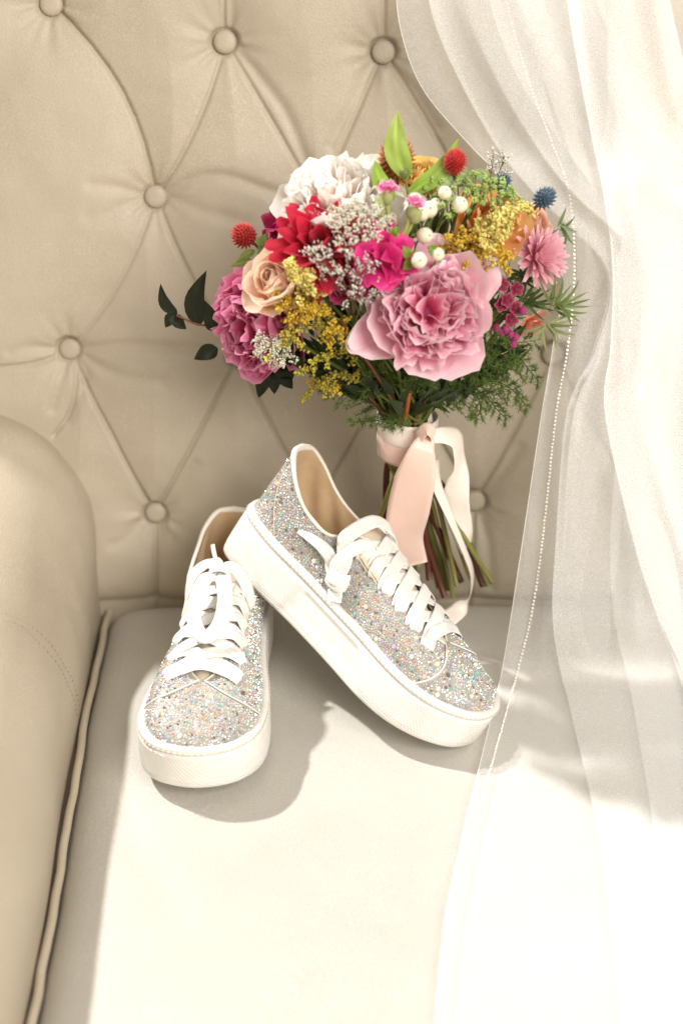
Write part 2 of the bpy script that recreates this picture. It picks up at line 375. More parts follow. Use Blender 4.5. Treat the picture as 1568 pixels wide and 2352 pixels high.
# ================================================================== SNEAKERS
M['rubber'] = mat('white_rubber', (0.86, 0.83, 0.78), 0.42)
def rubber_tex(m):
    tc = N(m, 'ShaderNodeTexCoord'); at_ = N(m, 'ShaderNodeAttribute', attribute_name='mask')
    wv = N(m, 'ShaderNodeTexWave', bands_direction='Z'); wv.inputs['Scale'].default_value = 130
    wx = N(m, 'ShaderNodeTexWave', bands_direction='DIAGONAL'); wx.inputs['Scale'].default_value = 150
    LK(m, tc.outputs['Object'], wv.inputs['Vector']); LK(m, tc.outputs['Object'], wx.inputs['Vector'])
    ad = N(m, 'ShaderNodeMath', operation='ADD'); LK(m, wv.outputs['Fac'], ad.inputs[0]); LK(m, wx.outputs['Fac'], ad.inputs[1])
    mu = N(m, 'ShaderNodeMath', operation='MULTIPLY'); LK(m, ad.outputs[0], mu.inputs[0]); LK(m, at_.outputs['Fac'], mu.inputs[1])
    nz = N(m, 'ShaderNodeTexNoise'); nz.inputs['Scale'].default_value = 60; nz.inputs['Detail'].default_value = 5; LK(m, tc.outputs['Object'], nz.inputs['Vector'])
    c = ramp(m, nz.outputs[0], [(0.3, (0.76, 0.73, 0.68)), (0.6, (0.82, 0.80, 0.76))]); LK(m, c, B(m).inputs['Base Color'])
    n1 = bump(m, mu.outputs[0], 0.30, 0.0006); n2 = bump(m, nz.outputs[0], 0.08, 0.001, n1); LK(m, n2, B(m).inputs['Normal'])
rubber_tex(M['rubber'])
def cloth_mat(name, base, scale=900, strength=0.35, rough=0.85, sheen=0.3):
    m = mat(name, base, rough); tc = N(m, 'ShaderNodeTexCoord')
    a = N(m, 'ShaderNodeTexNoise'); a.inputs['Scale'].default_value = scale; a.inputs['Detail'].default_value = 3; LK(m, tc.outputs['Object'], a.inputs['Vector'])
    b_ = N(m, 'ShaderNodeTexNoise'); b_.inputs['Scale'].default_value = 90; b_.inputs['Detail'].default_value = 3; LK(m, tc.outputs['Object'], b_.inputs['Vector'])
    c = ramp(m, b_.outputs[0], [(0.3, tuple(x * 0.9 for x in base)), (0.7, base)]); LK(m, c, B(m).inputs['Base Color'])
    n1 = bump(m, a.outputs[0], strength, 0.0006); n2 = bump(m, b_.outputs[0], 0.3, 0.001, n1); LK(m, n2, B(m).inputs['Normal'])
    B(m).inputs['Sheen Weight'].default_value = sheen
    return m
M['lace'] = cloth_mat('white_cotton_lace', (0.84, 0.82, 0.79), 700, 0.8)
M['lining'] = cloth_mat('tan_lining', (0.62, 0.44, 0.26), 1200, 0.3, 0.9, 0.1)
M['tongue'] = cloth_mat('cream_tongue', (0.70, 0.60, 0.46), 1200, 0.3)
M['trim'] = mat('cream_trim', (0.80, 0.76, 0.69), 0.5)
M['uppercloth'] = mat('grey_beaded_ground', (0.40, 0.375, 0.34), 0.55)
def stone_mat():
    m = mat('crystal', (0.8, 0.8, 0.8), 0.13, 0.42)
    a = N(m, 'ShaderNodeAttribute', attribute_name='tint'); LK(m, a.outputs['Color'], B(m).inputs['Base Color'])
    B(m).inputs['Coat Weight'].default_value = 0.6; B(m).inputs['Coat Roughness'].default_value = 0.05
    return m
M['stone'] = stone_mat()

LSH = 0.288
def interp_pts(tab, u):
    tab = np.asarray(tab, float); t = tab[:, 0]; u = np.asarray(u, float)
    # monotone-ish cubic (catmull tangents, non uniform)
    y = tab[:, 1:]; d = np.gradient(y, t, axis=0)
    i = np.clip(np.searchsorted(t, u, side='right') - 1, 0, len(t) - 2); h = (t[i + 1] - t[i])
    s = ((u - t[i]) / h)[..., None]; h = h[..., None]
    return (2 * s ** 3 - 3 * s ** 2 + 1) * y[i] + (s ** 3 - 2 * s ** 2 + s) * h * d[i] + (-2 * s ** 3 + 3 * s ** 2) * y[i + 1] + (s ** 3 - s ** 2) * h * d[i + 1]
OUT_P = [(0, 0), (0.003, .017), (0.016, .029), (0.05, .036), (0.10, .0375), (0.15, .0425), (0.195, .0495), (0.232, .0505), (0.260, .0440), (0.280, .0275), (0.288, 0)]
OUT_M = [(0, 0), (0.003, .017), (0.016, .028), (0.05, .034), (0.10, .0335), (0.15, .0385), (0.195, .0465), (0.232, .0485), (0.260, .0425), (0.280, .0270), (0.288, 0)]
def side_curve(pts, sgn, n=400):
    full = [(p[0], -p[1]) for p in pts[1:4]][::-1] + list(pts) + [(p[0], -p[1]) for p in pts[-4:-1]][::-1]
    c = catmull([(a, b, 0) for a, b in full], 2400); i0 = np.argmin(np.hypot(c[:1200, 0], c[:1200, 1])); i1 = 1200 + np.argmin(np.hypot(c[1200:, 0] - LSH, c[1200:, 1]))
    c = c[i0:i1 + 1]; s = np.concatenate([[0], np.cumsum(np.linalg.norm(np.diff(c, axis=0), axis=1))]); s /= s[-1]
    u = np.linspace(0, 1, n); q = np.stack([np.interp(u, s, c[:, k]) for k in range(2)], 1); q[0, 1] = q[-1, 1] = 0; q[:, 1] *= sgn
    return q
TOPC = [(0.00, 0.0095, 0.0, 0.1180), (0.05, 0.0125, 0.0135, 0.1165), (0.11, 0.026, 0.0235, 0.1075), (0.18, 0.046, 0.0285, 0.0945), (0.26, 0.068, 0.0305, 0.0875), (0.34, 0.092, 0.0290, 0.0885),
        (0.385, 0.104, 0.0225, 0.0985), (0.43, 0.115, 0.0165, 0.1005), (0.55, 0.147, 0.0140, 0.0915), (0.66, 0.180, 0.0125, 0.0800), (0.750, 0.209, 0.0095, 0.0705), (0.795, 0.222, 0.0, 0.0675),
        (0.85, 0.239, 0.0, 0.0640), (0.93, 0.2640, 0.0, 0.0590), (1.00, 0.2805, 0.0, 0.0500)]
def zbot(x): return 0.013 * smooth(0.185, 0.30, x) ** 1.4
def ztop(x): return 0.0500 - 0.0035 * smooth(0.02, 0.15, x) - 0.004 * smooth(0.16, 0.27, x) + 0.62 * zbot(x) + 0.002 * smooth(0.05, 0.0, x)
class Shoe:
    def __init__(s, flip, tilt):
        s.lat = side_curve(OUT_P, 1 * flip); s.med = side_curve(OUT_M, -1 * flip); s.tab = TOPC
        s.side = {1: s.lat, -1: s.med} if flip == 1 else {1: s.med, -1: s.lat}
    def out(s, sd, u):
        c = s.side[sd]; t = np.linspace(0, 1, len(c)); return np.stack([np.interp(u, t, c[:, k]) for k in range(2)], -1)
    def S(s, sd, u, v, inset=0.0):
        u = np.asarray(u, float); v = np.asarray(v, float); u, v = np.broadcast_arrays(u, v)
        o = s.out(sd, u); ce = np.array([0.145, 0.0]); 
        # inset of the foot of the upper from the sole edge
        oi = np.stack([0.145 + (o[..., 0] - 0.145) * (1 - 0.0055 / 0.14), o[..., 1] * (1 - 0.0048 / 0.04)], -1)
        zb = ztop(o[..., 0]) - 0.003
        T = interp_pts(s.tab, u.ravel()).reshape(u.shape + (3,)); T = T.copy(); T[..., 1] = np.maximum(T[..., 1], 0) * sd
        k = smooth(0.45, 0.76, u); kh = smooth(0.12, 0.0, u)
        a = v * math.pi / 2
        wl = 1 - v + 0.16 * np.sin(math.pi * v) * (1 - kh) + 0.10 * np.sin(math.pi * v) * kh; wd = np.cos(a) ** 0.80
        wgt = wl * (1 - k) + wd * k
        hz = v * (1 - k) + np.sin(a) ** 0.92 * k
        x = T[..., 0] + (oi[..., 0] - T[..., 0]) * (wgt * (1 - 0.0 * k)); y = T[..., 1] + (oi[..., 1] - T[..., 1]) * wgt
        z = zb + (T[..., 2] - zb) * hz
        # soft creasing of the leather
        z = z + 0.0008 * np.sin(u * 70 + v * 5) * k * np.sin(math.pi * v)
        return np.stack([x, y, z], -1)
    def Nn(s, sd, u, v):
        e = 2e-3; u = np.asarray(u, float); v = np.asarray(v, float)
        du = s.S(sd, np.clip(u + e, 0, 1), v) - s.S(sd, np.clip(u - e, 0, 1), v); dv = s.S(sd, u, np.clip(v + e, 0, 1)) - s.S(sd, u, np.clip(v - e, 0, 1))
        n = norm(np.cross(du, dv)) * -sd
        return n
PAL = np.array([(0.92, 0.90, 0.86), (0.88, 0.80, 0.68), (0.62, 0.60, 0.56), (0.42, 0.80, 0.74), (0.95, 0.52, 0.32), (0.66, 0.52, 0.92), (0.50, 0.68, 0.98), (0.95, 0.88, 0.60), (0.24, 0.20, 0.16), (0.92, 0.55, 0.62)])  # stone tones; the vivid ones are dispersion glints painted into the base colour
PW = np.array([0.44, 0.11, 0.15, 0.09, 0.065, 0.05, 0.045, 0.05, 0.045, 0.02]); PW = PW / PW.sum()
def make_shoe(name, flip, seed, n_big=40):
    rg = np.random.default_rng(seed); random.seed(seed)
    s = Shoe(flip, 0); root = empty(name, (0, 0, 0))
    # ---- sole
    ring = np.vstack([s.side[1], s.side[-1][-2:0:-1]]); ring = ring[::3]; nr = len(ring)
    tng = norm(np.roll(ring, -1, 0) - np.roll(ring, 1, 0)); nrm = np.stack([tng[:, 1], -tng[:, 0]], 1)
    cen = ring.mean(0); sgn = np.sign(((ring - cen) * nrm).sum(1)); nrm *= np.where(sgn == 0, 1, sgn)[:, None]
    rows = [(-0.006, 0.0), (-0.0025, 0.0), (-0.0006, 0.02), (0.0, 0.07), (0.0002, 0.15), (0.0004, 0.17), (0.0004, 0.2), (0.0004, 0.35), (0.0003, 0.5), (0.0002, 0.62), (0.0, 0.70), (0.0, 0.72), (-0.0002, 0.79),
            (-0.0016, 0.81), (-0.0018, 0.83), (-0.0004, 0.85), (-0.0003, 0.94), (-0.0012, 0.99), (-0.0045, 1.0), (-0.0075, 0.97)]
    V, msk = [], []
    zb = zbot(ring[:, 0]); zt = ztop(ring[:, 0])
    for off, h in rows:
        o = np.full(nr, off)
        x0 = 0.092 + 0.012 * (h - 0.5); x1 = 0.185 - 0.030 * (h - 0.5)
        inp = smooth(x0, x0 + 0.002, ring[:, 0]) * smooth(x1, x1 - 0.002, ring[:, 0])
        if 0.02 < h < 0.8: o = o - 0.0008 * inp
        if 0.16 < h < 0.715: o = o - 0.0009 * inp * smooth(x0 + 0.006, x0 + 0.008, ring[:, 0]) * smooth(x1 - 0.006, x1 - 0.008, ring[:, 0]) * (1 if 0.19 < h < 0.705 else 0)
        q = ring + nrm * o[:, None]; z = zb + (zt - zb) * h
        V.append(np.column_stack([q, z])); msk.append((1 - inp) * (1.0 if 0.03 < h < 0.795 else 0.0))
    V = np.stack(V, 0); nrow = len(rows); F = gridF(nrow, nr, closed_v=True).tolist()
    if flip == 1: pass
    F.append(list(range(nr))); 
    sole = mesh('platform_sole', V.reshape(-1, 3), F, M['rubber'], root, fl=np.array(msk).ravel())
    # stitch line round the top of the sole
    sv, sf = [], []
    rr = ring + nrm * 0.0004
    dist = np.concatenate([[0], np.cumsum(np.linalg.norm(np.diff(rr, axis=0), axis=1))])
    for d0 in np.arange(0.004, dist[-1] - 0.004, 0.0046):
        pth = []
        for d in (d0, d0 + 0.0014, d0 + 0.0028):
            x = np.interp(d, dist, rr[:, 0]); y = np.interp(d, dist, rr[:, 1]); z_ = zbot(x) + (ztop(x) - zbot(x)) * 0.90; pth.append((x, y, float(z_)))
        v_, f_ = tubeVF(pth, 0.00042, 4, off=len(sv)); sv.extend(v_.tolist()); sf += f_
    tag(mesh('sole_stitching', sv, sf, M['trim'], sole), kind='stuff')
    # ---- upper shell, one piece per side joined along the heel and the toe centre line
    nu, nv = 150, 26; U, Vv = np.meshgrid(np.linspace(0, 1, nu), np.linspace(0, 1, nv), indexing='ij')
    VV, FF = [], []
    for sd in (1, -1):
        f = gridF(nu, nv, off=len(VV) * nu * nv); FF.append(f if sd == -1 else f[:, ::-1]); VV.append(s.S(sd, U, Vv).reshape(-1, 3))
    up = mesh('beaded_upper', np.vstack(VV), np.vstack(FF), M['uppercloth'], root)
    # ---- lining
    nu2 = 90; U, Vv = np.meshgrid(np.linspace(0, 0.80, nu2), np.linspace(0, 1, nv), indexing='ij'); VV, FF = [], []
    for sd in (1, -1):
        P = s.S(sd, U, Vv); n_ = s.Nn(sd, np.clip(U, 0.004, 0.99), Vv); wob = 0.0012 * np.sin(U * 60 + Vv * 7)
        P = P - n_ * (0.0028 + wob * np.sin(math.pi * Vv))[..., None]
        P[..., 1] = np.where(sd * P[..., 1] < 0, 0, P[..., 1])
        f = gridF(nu2, nv, off=len(VV) * nu2 * nv); FF.append(f[:, ::-1] if sd == -1 else f); VV.append(P.reshape(-1, 3))
    mesh('lining', np.vstack(VV), np.vstack(FF), M['lining'], root)
    q = ring[::4].copy(); q[:, 0] = 0.140 + (q[:, 0] - 0.140) * 0.86; q[:, 1] *= 0.86
    Vi = np.column_stack([q, ztop(q[:, 0]) + 0.0008]); mesh('insole', Vi, [list(range(len(Vi)))[::-1]], M['lining'], root)
    # ---- rolled collar binding and eyelet-edge trims
    us = np.linspace(0.0, 0.425, 70)
    L1 = s.S(1, us, 1.0); L2 = s.S(-1, us, 1.0); cb = np.vstack([L1[::-1], L2[1:]]); rad = np.interp(np.abs(np.linspace(-1, 1, len(cb))), [0, 0.12, 0.3, 1], [0.0032, 0.0028, 0.0019, 0.0012])
    tube('collar_binding', cb + np.array([0, 0, -0.0008]), rad, M['trim'], root, 10)
    for sd in (1, -1):
        tube('eyelet_trim', s.S(sd, np.linspace(0.42, 0.785, 50), 1.0), 0.0011, M['trim'], root, 7)
    # ---- seam between quarter and toe box, and heel counter seam
    tt = np.linspace(0, 1, 40)
    for sd in (1, -1):
        su = 0.785 - 0.035 * (1 - tt) ** 1.5 + 0.022 * np.sin(math.pi * tt); svv = 0.03 + 0.96 * tt
        P = s.S(sd, su, svv) + s.Nn(sd, su, svv) * 0.0012
        tube('toe_seam_piping', P, 0.0007, M['trim'], root, 7)
        hu = 0.085 + 0.10 * (1 - tt) ** 1.2; hv = 0.12 + 0.66 * tt
        P = s.S(sd, hu, hv) + s.Nn(sd, hu, hv) * 0.0010
        tube('heel_seam', P, 0.0005, M['tongue'], root, 6)
    # ---- tongue
    tx = np.linspace(0, 1, 26); ty = np.linspace(-1, 1, 11); TV = []
    for a in tx:
        u_ = 0.775 - a * 0.375; T = interp_pts(TOPC, np.array([u_]))[0]
        xx = 0.220 - a * (0.220 - 0.101); zc = np.interp(xx, [0.101, 0.115, 0.147, 0.18, 0.209, 0.222], [0.103, 0.1000, 0.0925, 0.081, 0.0705, 0.0655]) + 0.0006
        hw = 0.006 + 0.021 * min(1, a * 1.6)
        for b_ in ty: TV.append((xx, hw * b_, zc - 0.0105 * abs(b_) ** 2.2 * min(1, a * 2 + 0.3) + 0.0006 * math.sin(a * 40)))
    TV = np.array(TV); nn = len(TV)
    TV2 = TV - np.array([0, 0, 0.0028]); F = gridF(26, 11).tolist(); F += [[i + nn for i in f][::-1] for f in F]
    b1 = [25 * 11 + k for k in range(11)]; F += [[b1[k], b1[k + 1], b1[k + 1] + nn, b1[k] + nn] for k in range(10)]
    mesh('tongue', np.vstack([TV, TV2]), F, M['tongue'], root)
    # ---- crystals: mixed sizes packed over the upper
    cand = []
    for sd in (1, -1):
        nu_, nv_ = 240, 60; U, Vv = np.meshgrid((np.arange(nu_) + .5) / nu_, (np.arange(nv_) + .5) / nv_, indexing='ij')
        P = s.S(sd, U, Vv); e = 1 / nu_ / 2; du = s.S(sd, np.clip(U + e, 0, 1), Vv) - s.S(sd, np.clip(U - e, 0, 1), Vv); dv = s.S(sd, U, Vv + 0.5 / nv_) - s.S(sd, U, Vv - 0.5 / nv_)
        A = np.linalg.norm(np.cross(du, dv), axis=-1).ravel(); idx = rg.choice(len(A), 26000, p=A / A.sum())
        u = U.ravel()[idx] + (rg.random(26000) - .5) / nu_; v = Vv.ravel()[idx] + (rg.random(26000) - .5) / nv_; u = np.clip(u, 0.002, 0.998); v = np.clip(v, 0.02, 0.995)
        Ps = s.S(sd, u, v); Ns = s.Nn(sd, np.clip(u, 0.006, 0.994), v)
        sv_ = (v - 0.03) / 0.96; seam = 0.785 - 0.035 * (1 - np.clip(sv_, 0, 1)) ** 1.5 + 0.022 * np.sin(math.pi * np.clip(sv_, 0, 1))
        ok = (np.abs(u - seam) > 0.0055) & ~((v > 0.955) & (u < 0.795))
        cand.append(np.column_stack([Ps, Ns, u, v])[ok])
    cand = np.vstack(cand); cand = cand[rg.permutation(len(cand))]
    cell = 0.0042; G = {}; chosen = []
    stages = [(0.00235, n_big), (0.00140, 420), (0.00104, 3200), (0.00078, 99999)]
    ptr = 0
    for r_, lim in stages:
        cnt = 0; tries = cand if r_ < 0.0010 else cand[ptr:ptr + 9000]; ptr += 4000
        for c in tries:
            if cnt >= lim: break
            if r_ > 0.0014 and c[7] > 0.93: continue
            x, y, z = c[0], c[1], c[2]; key = (int(x / cell), int(y / cell + 50), int(z / cell)); good = True
            for i in (-1, 0, 1):
                for j in (-1, 0, 1):
                    for k in (-1, 0, 1):
                        for (a, b_, d, rr2) in G.get((key[0] + i, key[1] + j, key[2] + k), ()):
                            if (a - x) ** 2 + (b_ - y) ** 2 + (d - z) ** 2 < ((r_ + rr2) * 0.93) ** 2: good = False; break
                        if not good: break
                    if not good: break
                if not good: break
            if good: G.setdefault(key, []).append((x, y, z, r_)); chosen.append((c, r_)); cnt += 1
    ang = np.arange(6) * math.pi / 3
    t0 = np.array([(math.cos(a), math.sin(a), -0.15) for a in ang] + [(0.58 * math.cos(a), 0.58 * math.sin(a), 0.48) for a in ang])
    fq = [[k, (k + 1) % 6, 6 + (k + 1) % 6, 6 + k] for k in range(6)] + [[6, 7, 8, 9, 10, 11]]
    P = np.array([c[:3] for c, r_ in chosen]); Nr = np.array([c[3:6] for c, r_ in chosen]); rad = np.array([r_ for c, r_ in chosen])
    Nr = norm(Nr + rg.normal(0, 0.10, Nr.shape)); ref = norm(rg.normal(0, 1, Nr.shape)); T1 = norm(np.cross(Nr, ref)); T2 = np.cross(Nr, T1)
    VS = P[:, None] + Nr[:, None] * 0.0003 + (t0[None, :, 0:1] * T1[:, None] + t0[None, :, 1:2] * T2[:, None] + t0[None, :, 2:3] * Nr[:, None]) * rad[:, None, None]
    col = PAL[rg.choice(len(PAL), len(P), p=PW)] * rg.uniform(0.75, 1.05, (len(P), 1))
    big = rad > 0.002; small = np.where(~big)[0]
    VV = VS[small].reshape(-1, 3); cc = np.repeat(np.minimum(col[small], 1), 12, 0); FF = []
    for i in range(len(small)):
        o = i * 12
        for f in fq: FF.append([o + k for k in f])
    st = mesh('rhinestones', VV, FF, M['stone'], root, smooth=False, cols=cc); tag(st, kind='stuff')
    for i in np.where(big)[0]:
        mesh('crystal', VS[i], fq, M['stone'], root, smooth=False, cols=np.repeat(np.minimum(col[i:i + 1] * 1.1, 1), 12, 0))
    # ---- criss-cross laces
    eu = np.linspace(0.440, 0.742, 6); W = 0.0116
    EV = 0.68
    def strap(sa, ua, sb, ub, lift, nm='lace_strap'):
        A = s.S(sa, ua, EV); B_ = s.S(sb, ub, EV); nA = s.Nn(sa, ua, EV); nB = s.Nn(sb, ub, EV)
        A1 = s.S(sa, ua, 0.93); B1 = s.S(sb, ub, 0.93); A1 = A1 + s.Nn(sa, ua, 0.9) * (0.0030 + lift * .5); B1 = B1 + s.Nn(sb, ub, 0.9) * (0.0022 + lift * .3)
        mid = (A1 + B1) / 2 + np.array([0, 0, 0.0030 + lift]); up_ = np.array([0.28, 0, 1.0])
        pts = [A - nA * 0.001, A + nA * 0.0022 + (A1 - A) * 0.25, A1, mid, B1, B_ + nB * 0.0012 + (B1 - B_) * 0.25, B_ - nB * 0.001]
        nr_ = [nA, nA + up_ * .3, (nA + up_) / 2, up_, (nB + up_) / 2, nB + up_ * .3, nB]
        j = rg.normal(0, 0.0005, (7, 3)); j[0] = j[-1] = 0
        ribbon(nm, np.array(pts) + j, nr_, [W * 0.72, W * 0.95, W, W, W * 0.98, W * 0.9, W * 0.72], M['lace'], root, 0.0012, 26, 7, -0.0006)
    strap(1, eu[5], -1, eu[5], 0.0016)
    for i in range(4, -1, -1):
        a, b_ = (1, -1)
        strap(-a, eu[i] + 0.004, a, eu[i + 1] - 0.012, 0.0003)
        strap(a, eu[i] + 0.004, -a, eu[i + 1] - 0.012, 0.0016)
    s.eu = eu
    return s, root
def place(root, heel, toe, up=(0, 0, 1), roll=0.0, k=1.07, wd=1.06):
    """put the shoe's local origin (heel, sole bottom) at heel with its length towards toe"""
    h = Vector(heel); x = (Vector(toe) - h).normalized(); y = Vector(up).cross(x).normalized(); z = x.cross(y)
    Mx = Matrix((x, y, z)).transposed() @ Matrix.Rotation(roll, 3, 'X')
    root.matrix_world = Matrix.Translation(h) @ Mx.to_4x4() @ Matrix.Diagonal((k, k * wd, k, 1))
def lace(nm, pts, nrm, wd, root, n=34, th=0.0017, crown=-0.0005): return ribbon(nm, pts, nrm, wd, M['lace'], root, th, n, 7, crown)
UPV = np.array([0.3, 0, 1.0])
shA, left = make_shoe('sneaker', 1, 11)
tag(left, 'rhinestone platform sneaker standing flat with its white laces tied in a bow', 'sneaker', 'pair of rhinestone sneakers')
place(left, (-0.106, -0.012, 0.0005), (-0.1275, -0.318, 0.0005))
def left_bow(s, root):
    K = np.array([0.119, 0.002, 0.1135]); W = 0.0125
    lace('bow_loop', [K + (0.002, -0.001, -0.001), (0.134, -0.007, 0.1155), (0.156, -0.0125, 0.1080), (0.178, -0.0105, 0.0985), (0.191, -0.001, 0.0930), (0.181, 0.0095, 0.0985), (0.158, 0.0115, 0.1085), (0.136, 0.0075, 0.1155), K + (0.002, 0.003, 0)],
         [UPV, UPV, (0.3, -0.35, 1), (0.3, -0.5, 1), (0.9, 0, 0.9), (0.3, 0.5, 1), (0.3, 0.35, 1), UPV, UPV], [W * 0.7, W, W, W, W * 0.9, W, W, W, W * 0.7], root, 50)
    for sd, hgt in ((-1, 0.008), (1, 0.006)):
        A = s.S(sd, s.eu[0], 0.66); nA = s.Nn(sd, s.eu[0], 0.66)
        lace('lace_end', [A - nA * 0.001, A + nA * 0.004, s.S(sd, s.eu[0] - 0.012, 0.95) + nA * 0.003 + np.array([0, 0, hgt]), (K + s.S(sd, s.eu[0] - 0.02, 1.0)) / 2 + np.array([-0.003, 0, hgt + 0.003]), K],
             [nA, nA, nA * 0.4 + UPV, UPV, (0.7, 0, 0.7)], [W * 0.8, W, W, W * 0.9, W * 0.55], root)
    lace('bow_knot', [K + (0.001, -0.0075, -0.004), K + (0.001, -0.0065, 0.0025), K + (0.001, 0, 0.0050), K + (0.001, 0.0065, 0.0025), K + (0.001, 0.0075, -0.004)], [(0, -1, 0), (0, -0.7, 0.7), (0, 0, 1), (0, 0.7, 0.7), (0, 1, 0)], [0.009, 0.011, 0.0115, 0.011, 0.009], root, 20, 0.002, 0.0006)
    lace('lace_end', [K + (-0.001, -0.001, 0.001), K + (-0.007, -0.003, 0.005), K + (-0.012, -0.005, 0.007)], [UPV, UPV, (0, 0, 1)], [0.008, 0.010, 0.006], root, 14)
    tube('aglet', catmull([K + (-0.0105, -0.0045, 0.0065), K + (-0.015, -0.0065, 0.0115), K + (-0.019, -0.008, 0.0165)], 8), 0.0019, M['trim'], root, 8)
left_bow(shA, left)
shB, right = make_shoe('sneaker', -1, 12)
tag(right, 'rhinestone platform sneaker propped heel-up on the other sneaker, lace ends knotted over its side', 'sneaker', 'pair of rhinestone sneakers')
place(right, (-0.107, -0.056, 0.108), (0.108, -0.234, -0.013), roll=R(-19))
def right_lace(s, root):
    P = lambda sd, u, v, o: s.S(sd, u, v) + s.Nn(sd, u, v) * o
    n = lambda sd, u, v: s.Nn(sd, u, v)
    W = 0.0135
    lace('lace_end', [P(1, 0.475, 0.72, 0.0), P(1, 0.455, 0.95, 0.004), np.array([0.117, 0.008, 0.110]), np.array([0.108, -0.010, 0.114]), P(-1, 0.375, 0.99, 0.008), P(-1, 0.385, 0.80, 0.0065), P(-1, 0.405, 0.58, 0.005), P(-1, 0.42, 0.40, 0.006)],
         [n(1, .475, .72), n(1, .455, .9) + UPV, UPV, (0.2, -0.2, 1), n(-1, .375, .95) + UPV * .5, n(-1, .385, .8), n(-1, .405, .6), n(-1, .42, .4)], [W * .8, W, W, W * .95, W * .95, W * 1.1, W * 1.0, W * .7], root, 54)
    lace('lace_end', [P(-1, 0.465, 0.70, 0.0), P(-1, 0.455, 0.85, 0.005), P(-1, 0.43, 0.90, 0.0085), P(-1, 0.400, 0.70, 0.009), P(-1, 0.392, 0.50, 0.0085), P(-1, 0.405, 0.36, 0.007)],
         [n(-1, .46, .7), n(-1, .46, .85), n(-1, .43, .9) + UPV * .3, n(-1, .4, .7), n(-1, .39, .5), n(-1, .4, .4)], [W * .8, W, W * .9, W * .8, W * .8, W * .6], root, 40)
    k0 = P(-1, 0.415, 0.38, 0.006)
    for du, dv, ph in ((0.0, 0.0, 0), (0.004, -0.06, 1)):
        lace('lace_knot', [P(-1, 0.388 + du, 0.42 + dv, 0.001), P(-1, 0.392 + du, 0.36 + dv, 0.0075), P(-1, 0.415 + du, 0.33 + dv, 0.0105 - ph * .002), P(-1, 0.438 + du, 0.36 + dv, 0.0075), P(-1, 0.442 + du, 0.44 + dv, 0.002)],
             [(-1, -0.5, 0), n(-1, .39, .35) + (-.4, 0, 0), n(-1, .415, .33), n(-1, .44, .36) + (.4, 0, 0), (1, -0.3, 0)], [0.009, 0.011, 0.012, 0.011, 0.008], root, 26, 0.0022, 0.0005)
    lace('lace_tail', [P(-1, 0.42, 0.36, 0.005), P(-1, 0.432, 0.20, 0.0065), P(-1, 0.445, 0.06, 0.0060)], [n(-1, .42, .36), n(-1, .43, .2), n(-1, .44, .1)], [0.010, W, W * 1.02], root, 18)
    lace('lace_tail', [P(-1, 0.245, 0.60, 0.003), P(-1, 0.285, 0.72, 0.0045), P(-1, 0.33, 0.74, 0.0055), P(-1, 0.362, 0.58, 0.005), P(-1, 0.385, 0.40, 0.005), P(-1, 0.40, 0.33, 0.006)],
         [n(-1, .25, .6) + (0, 0, 1.6), n(-1, .285, .7) + (0, 0, 1.6), n(-1, .33, .7) + (0, 0, 1), n(-1, .36, .6), n(-1, .385, .4), n(-1, .4, .3)], [0.004, 0.009, 0.0105, 0.0115, 0.011, 0.009], root, 40)
right_lace(shB, right)
# ================================================================== BOUQUET
def petal_mat(name, transl=0.35, rough=0.55):
    m = mat(name, (0.8, 0.5, 0.6), rough); nt = m.node_tree; b_ = B(m)
    a = N(m, 'ShaderNodeAttribute', attribute_name='tint'); tc = N(m, 'ShaderNodeTexCoord')
    nz = N(m, 'ShaderNodeTexNoise'); nz.inputs['Scale'].default_value = 140; nz.inputs['Detail'].default_value = 3; LK(m, tc.outputs['Object'], nz.inputs['Vector'])
    hs = N(m, 'ShaderNodeHueSaturation'); mr = N(m, 'ShaderNodeMapRange'); mr.inputs[3].default_value = 0.86; mr.inputs[4].default_value = 1.10
    LK(m, nz.outputs[0], mr.inputs[0]); LK(m, mr.outputs[0], hs.inputs['Value']); LK(m, a.outputs['Color'], hs.inputs['Color'])
    LK(m, hs.outputs[0], b_.inputs['Base Color']); b_.inputs['Sheen Weight'].default_value = 0.15; b_.inputs['Specular IOR Level'].default_value = 0.3
    LK(m, bump(m, nz.outputs[0], 0.25, 0.0006), b_.inputs['Normal'])
    t = N(m, 'ShaderNodeBsdfTranslucent'); LK(m, hs.outputs[0], t.inputs[0])
    mx = N(m, 'ShaderNodeMixShader'); mx.inputs[0].default_value = transl
    LK(m, b_.outputs[0], mx.inputs[1]); LK(m, t.outputs[0], mx.inputs[2]); LK(m, mx.outputs[0], nt.nodes['Material Output'].inputs['Surface'])
    return m
M['petal'] = petal_mat('soft_petal', 0.36)
M['leaf'] = petal_mat('leaf_green', 0.28, 0.50)
M['floret'] = petal_mat('tiny_florets', 0.2, 0.7)
M['stemgreen'] = mat('green_stem', (0.13, 0.16, 0.03), 0.5)
M['stembrown'] = mat('brown_stem', (0.16, 0.055, 0.02), 0.5)
M['berry'] = mat('ivory_berry', (0.80, 0.74, 0.58), 0.28, **{'Subsurface Weight': 0.25, 'Subsurface Radius': (0.004, 0.003, 0.002)})
M['berrytip'] = mat('dark_berry_tip', (0.10, 0.05, 0.02), 0.7)
M['satin'] = mat('blush_satin_ribbon', (0.84, 0.60, 0.51), 0.33, **{'Sheen Weight': 0.4})
M['satin_pale'] = mat('pale_blush_satin', (0.88, 0.78, 0.71), 0.36, **{'Sheen Weight': 0.4})
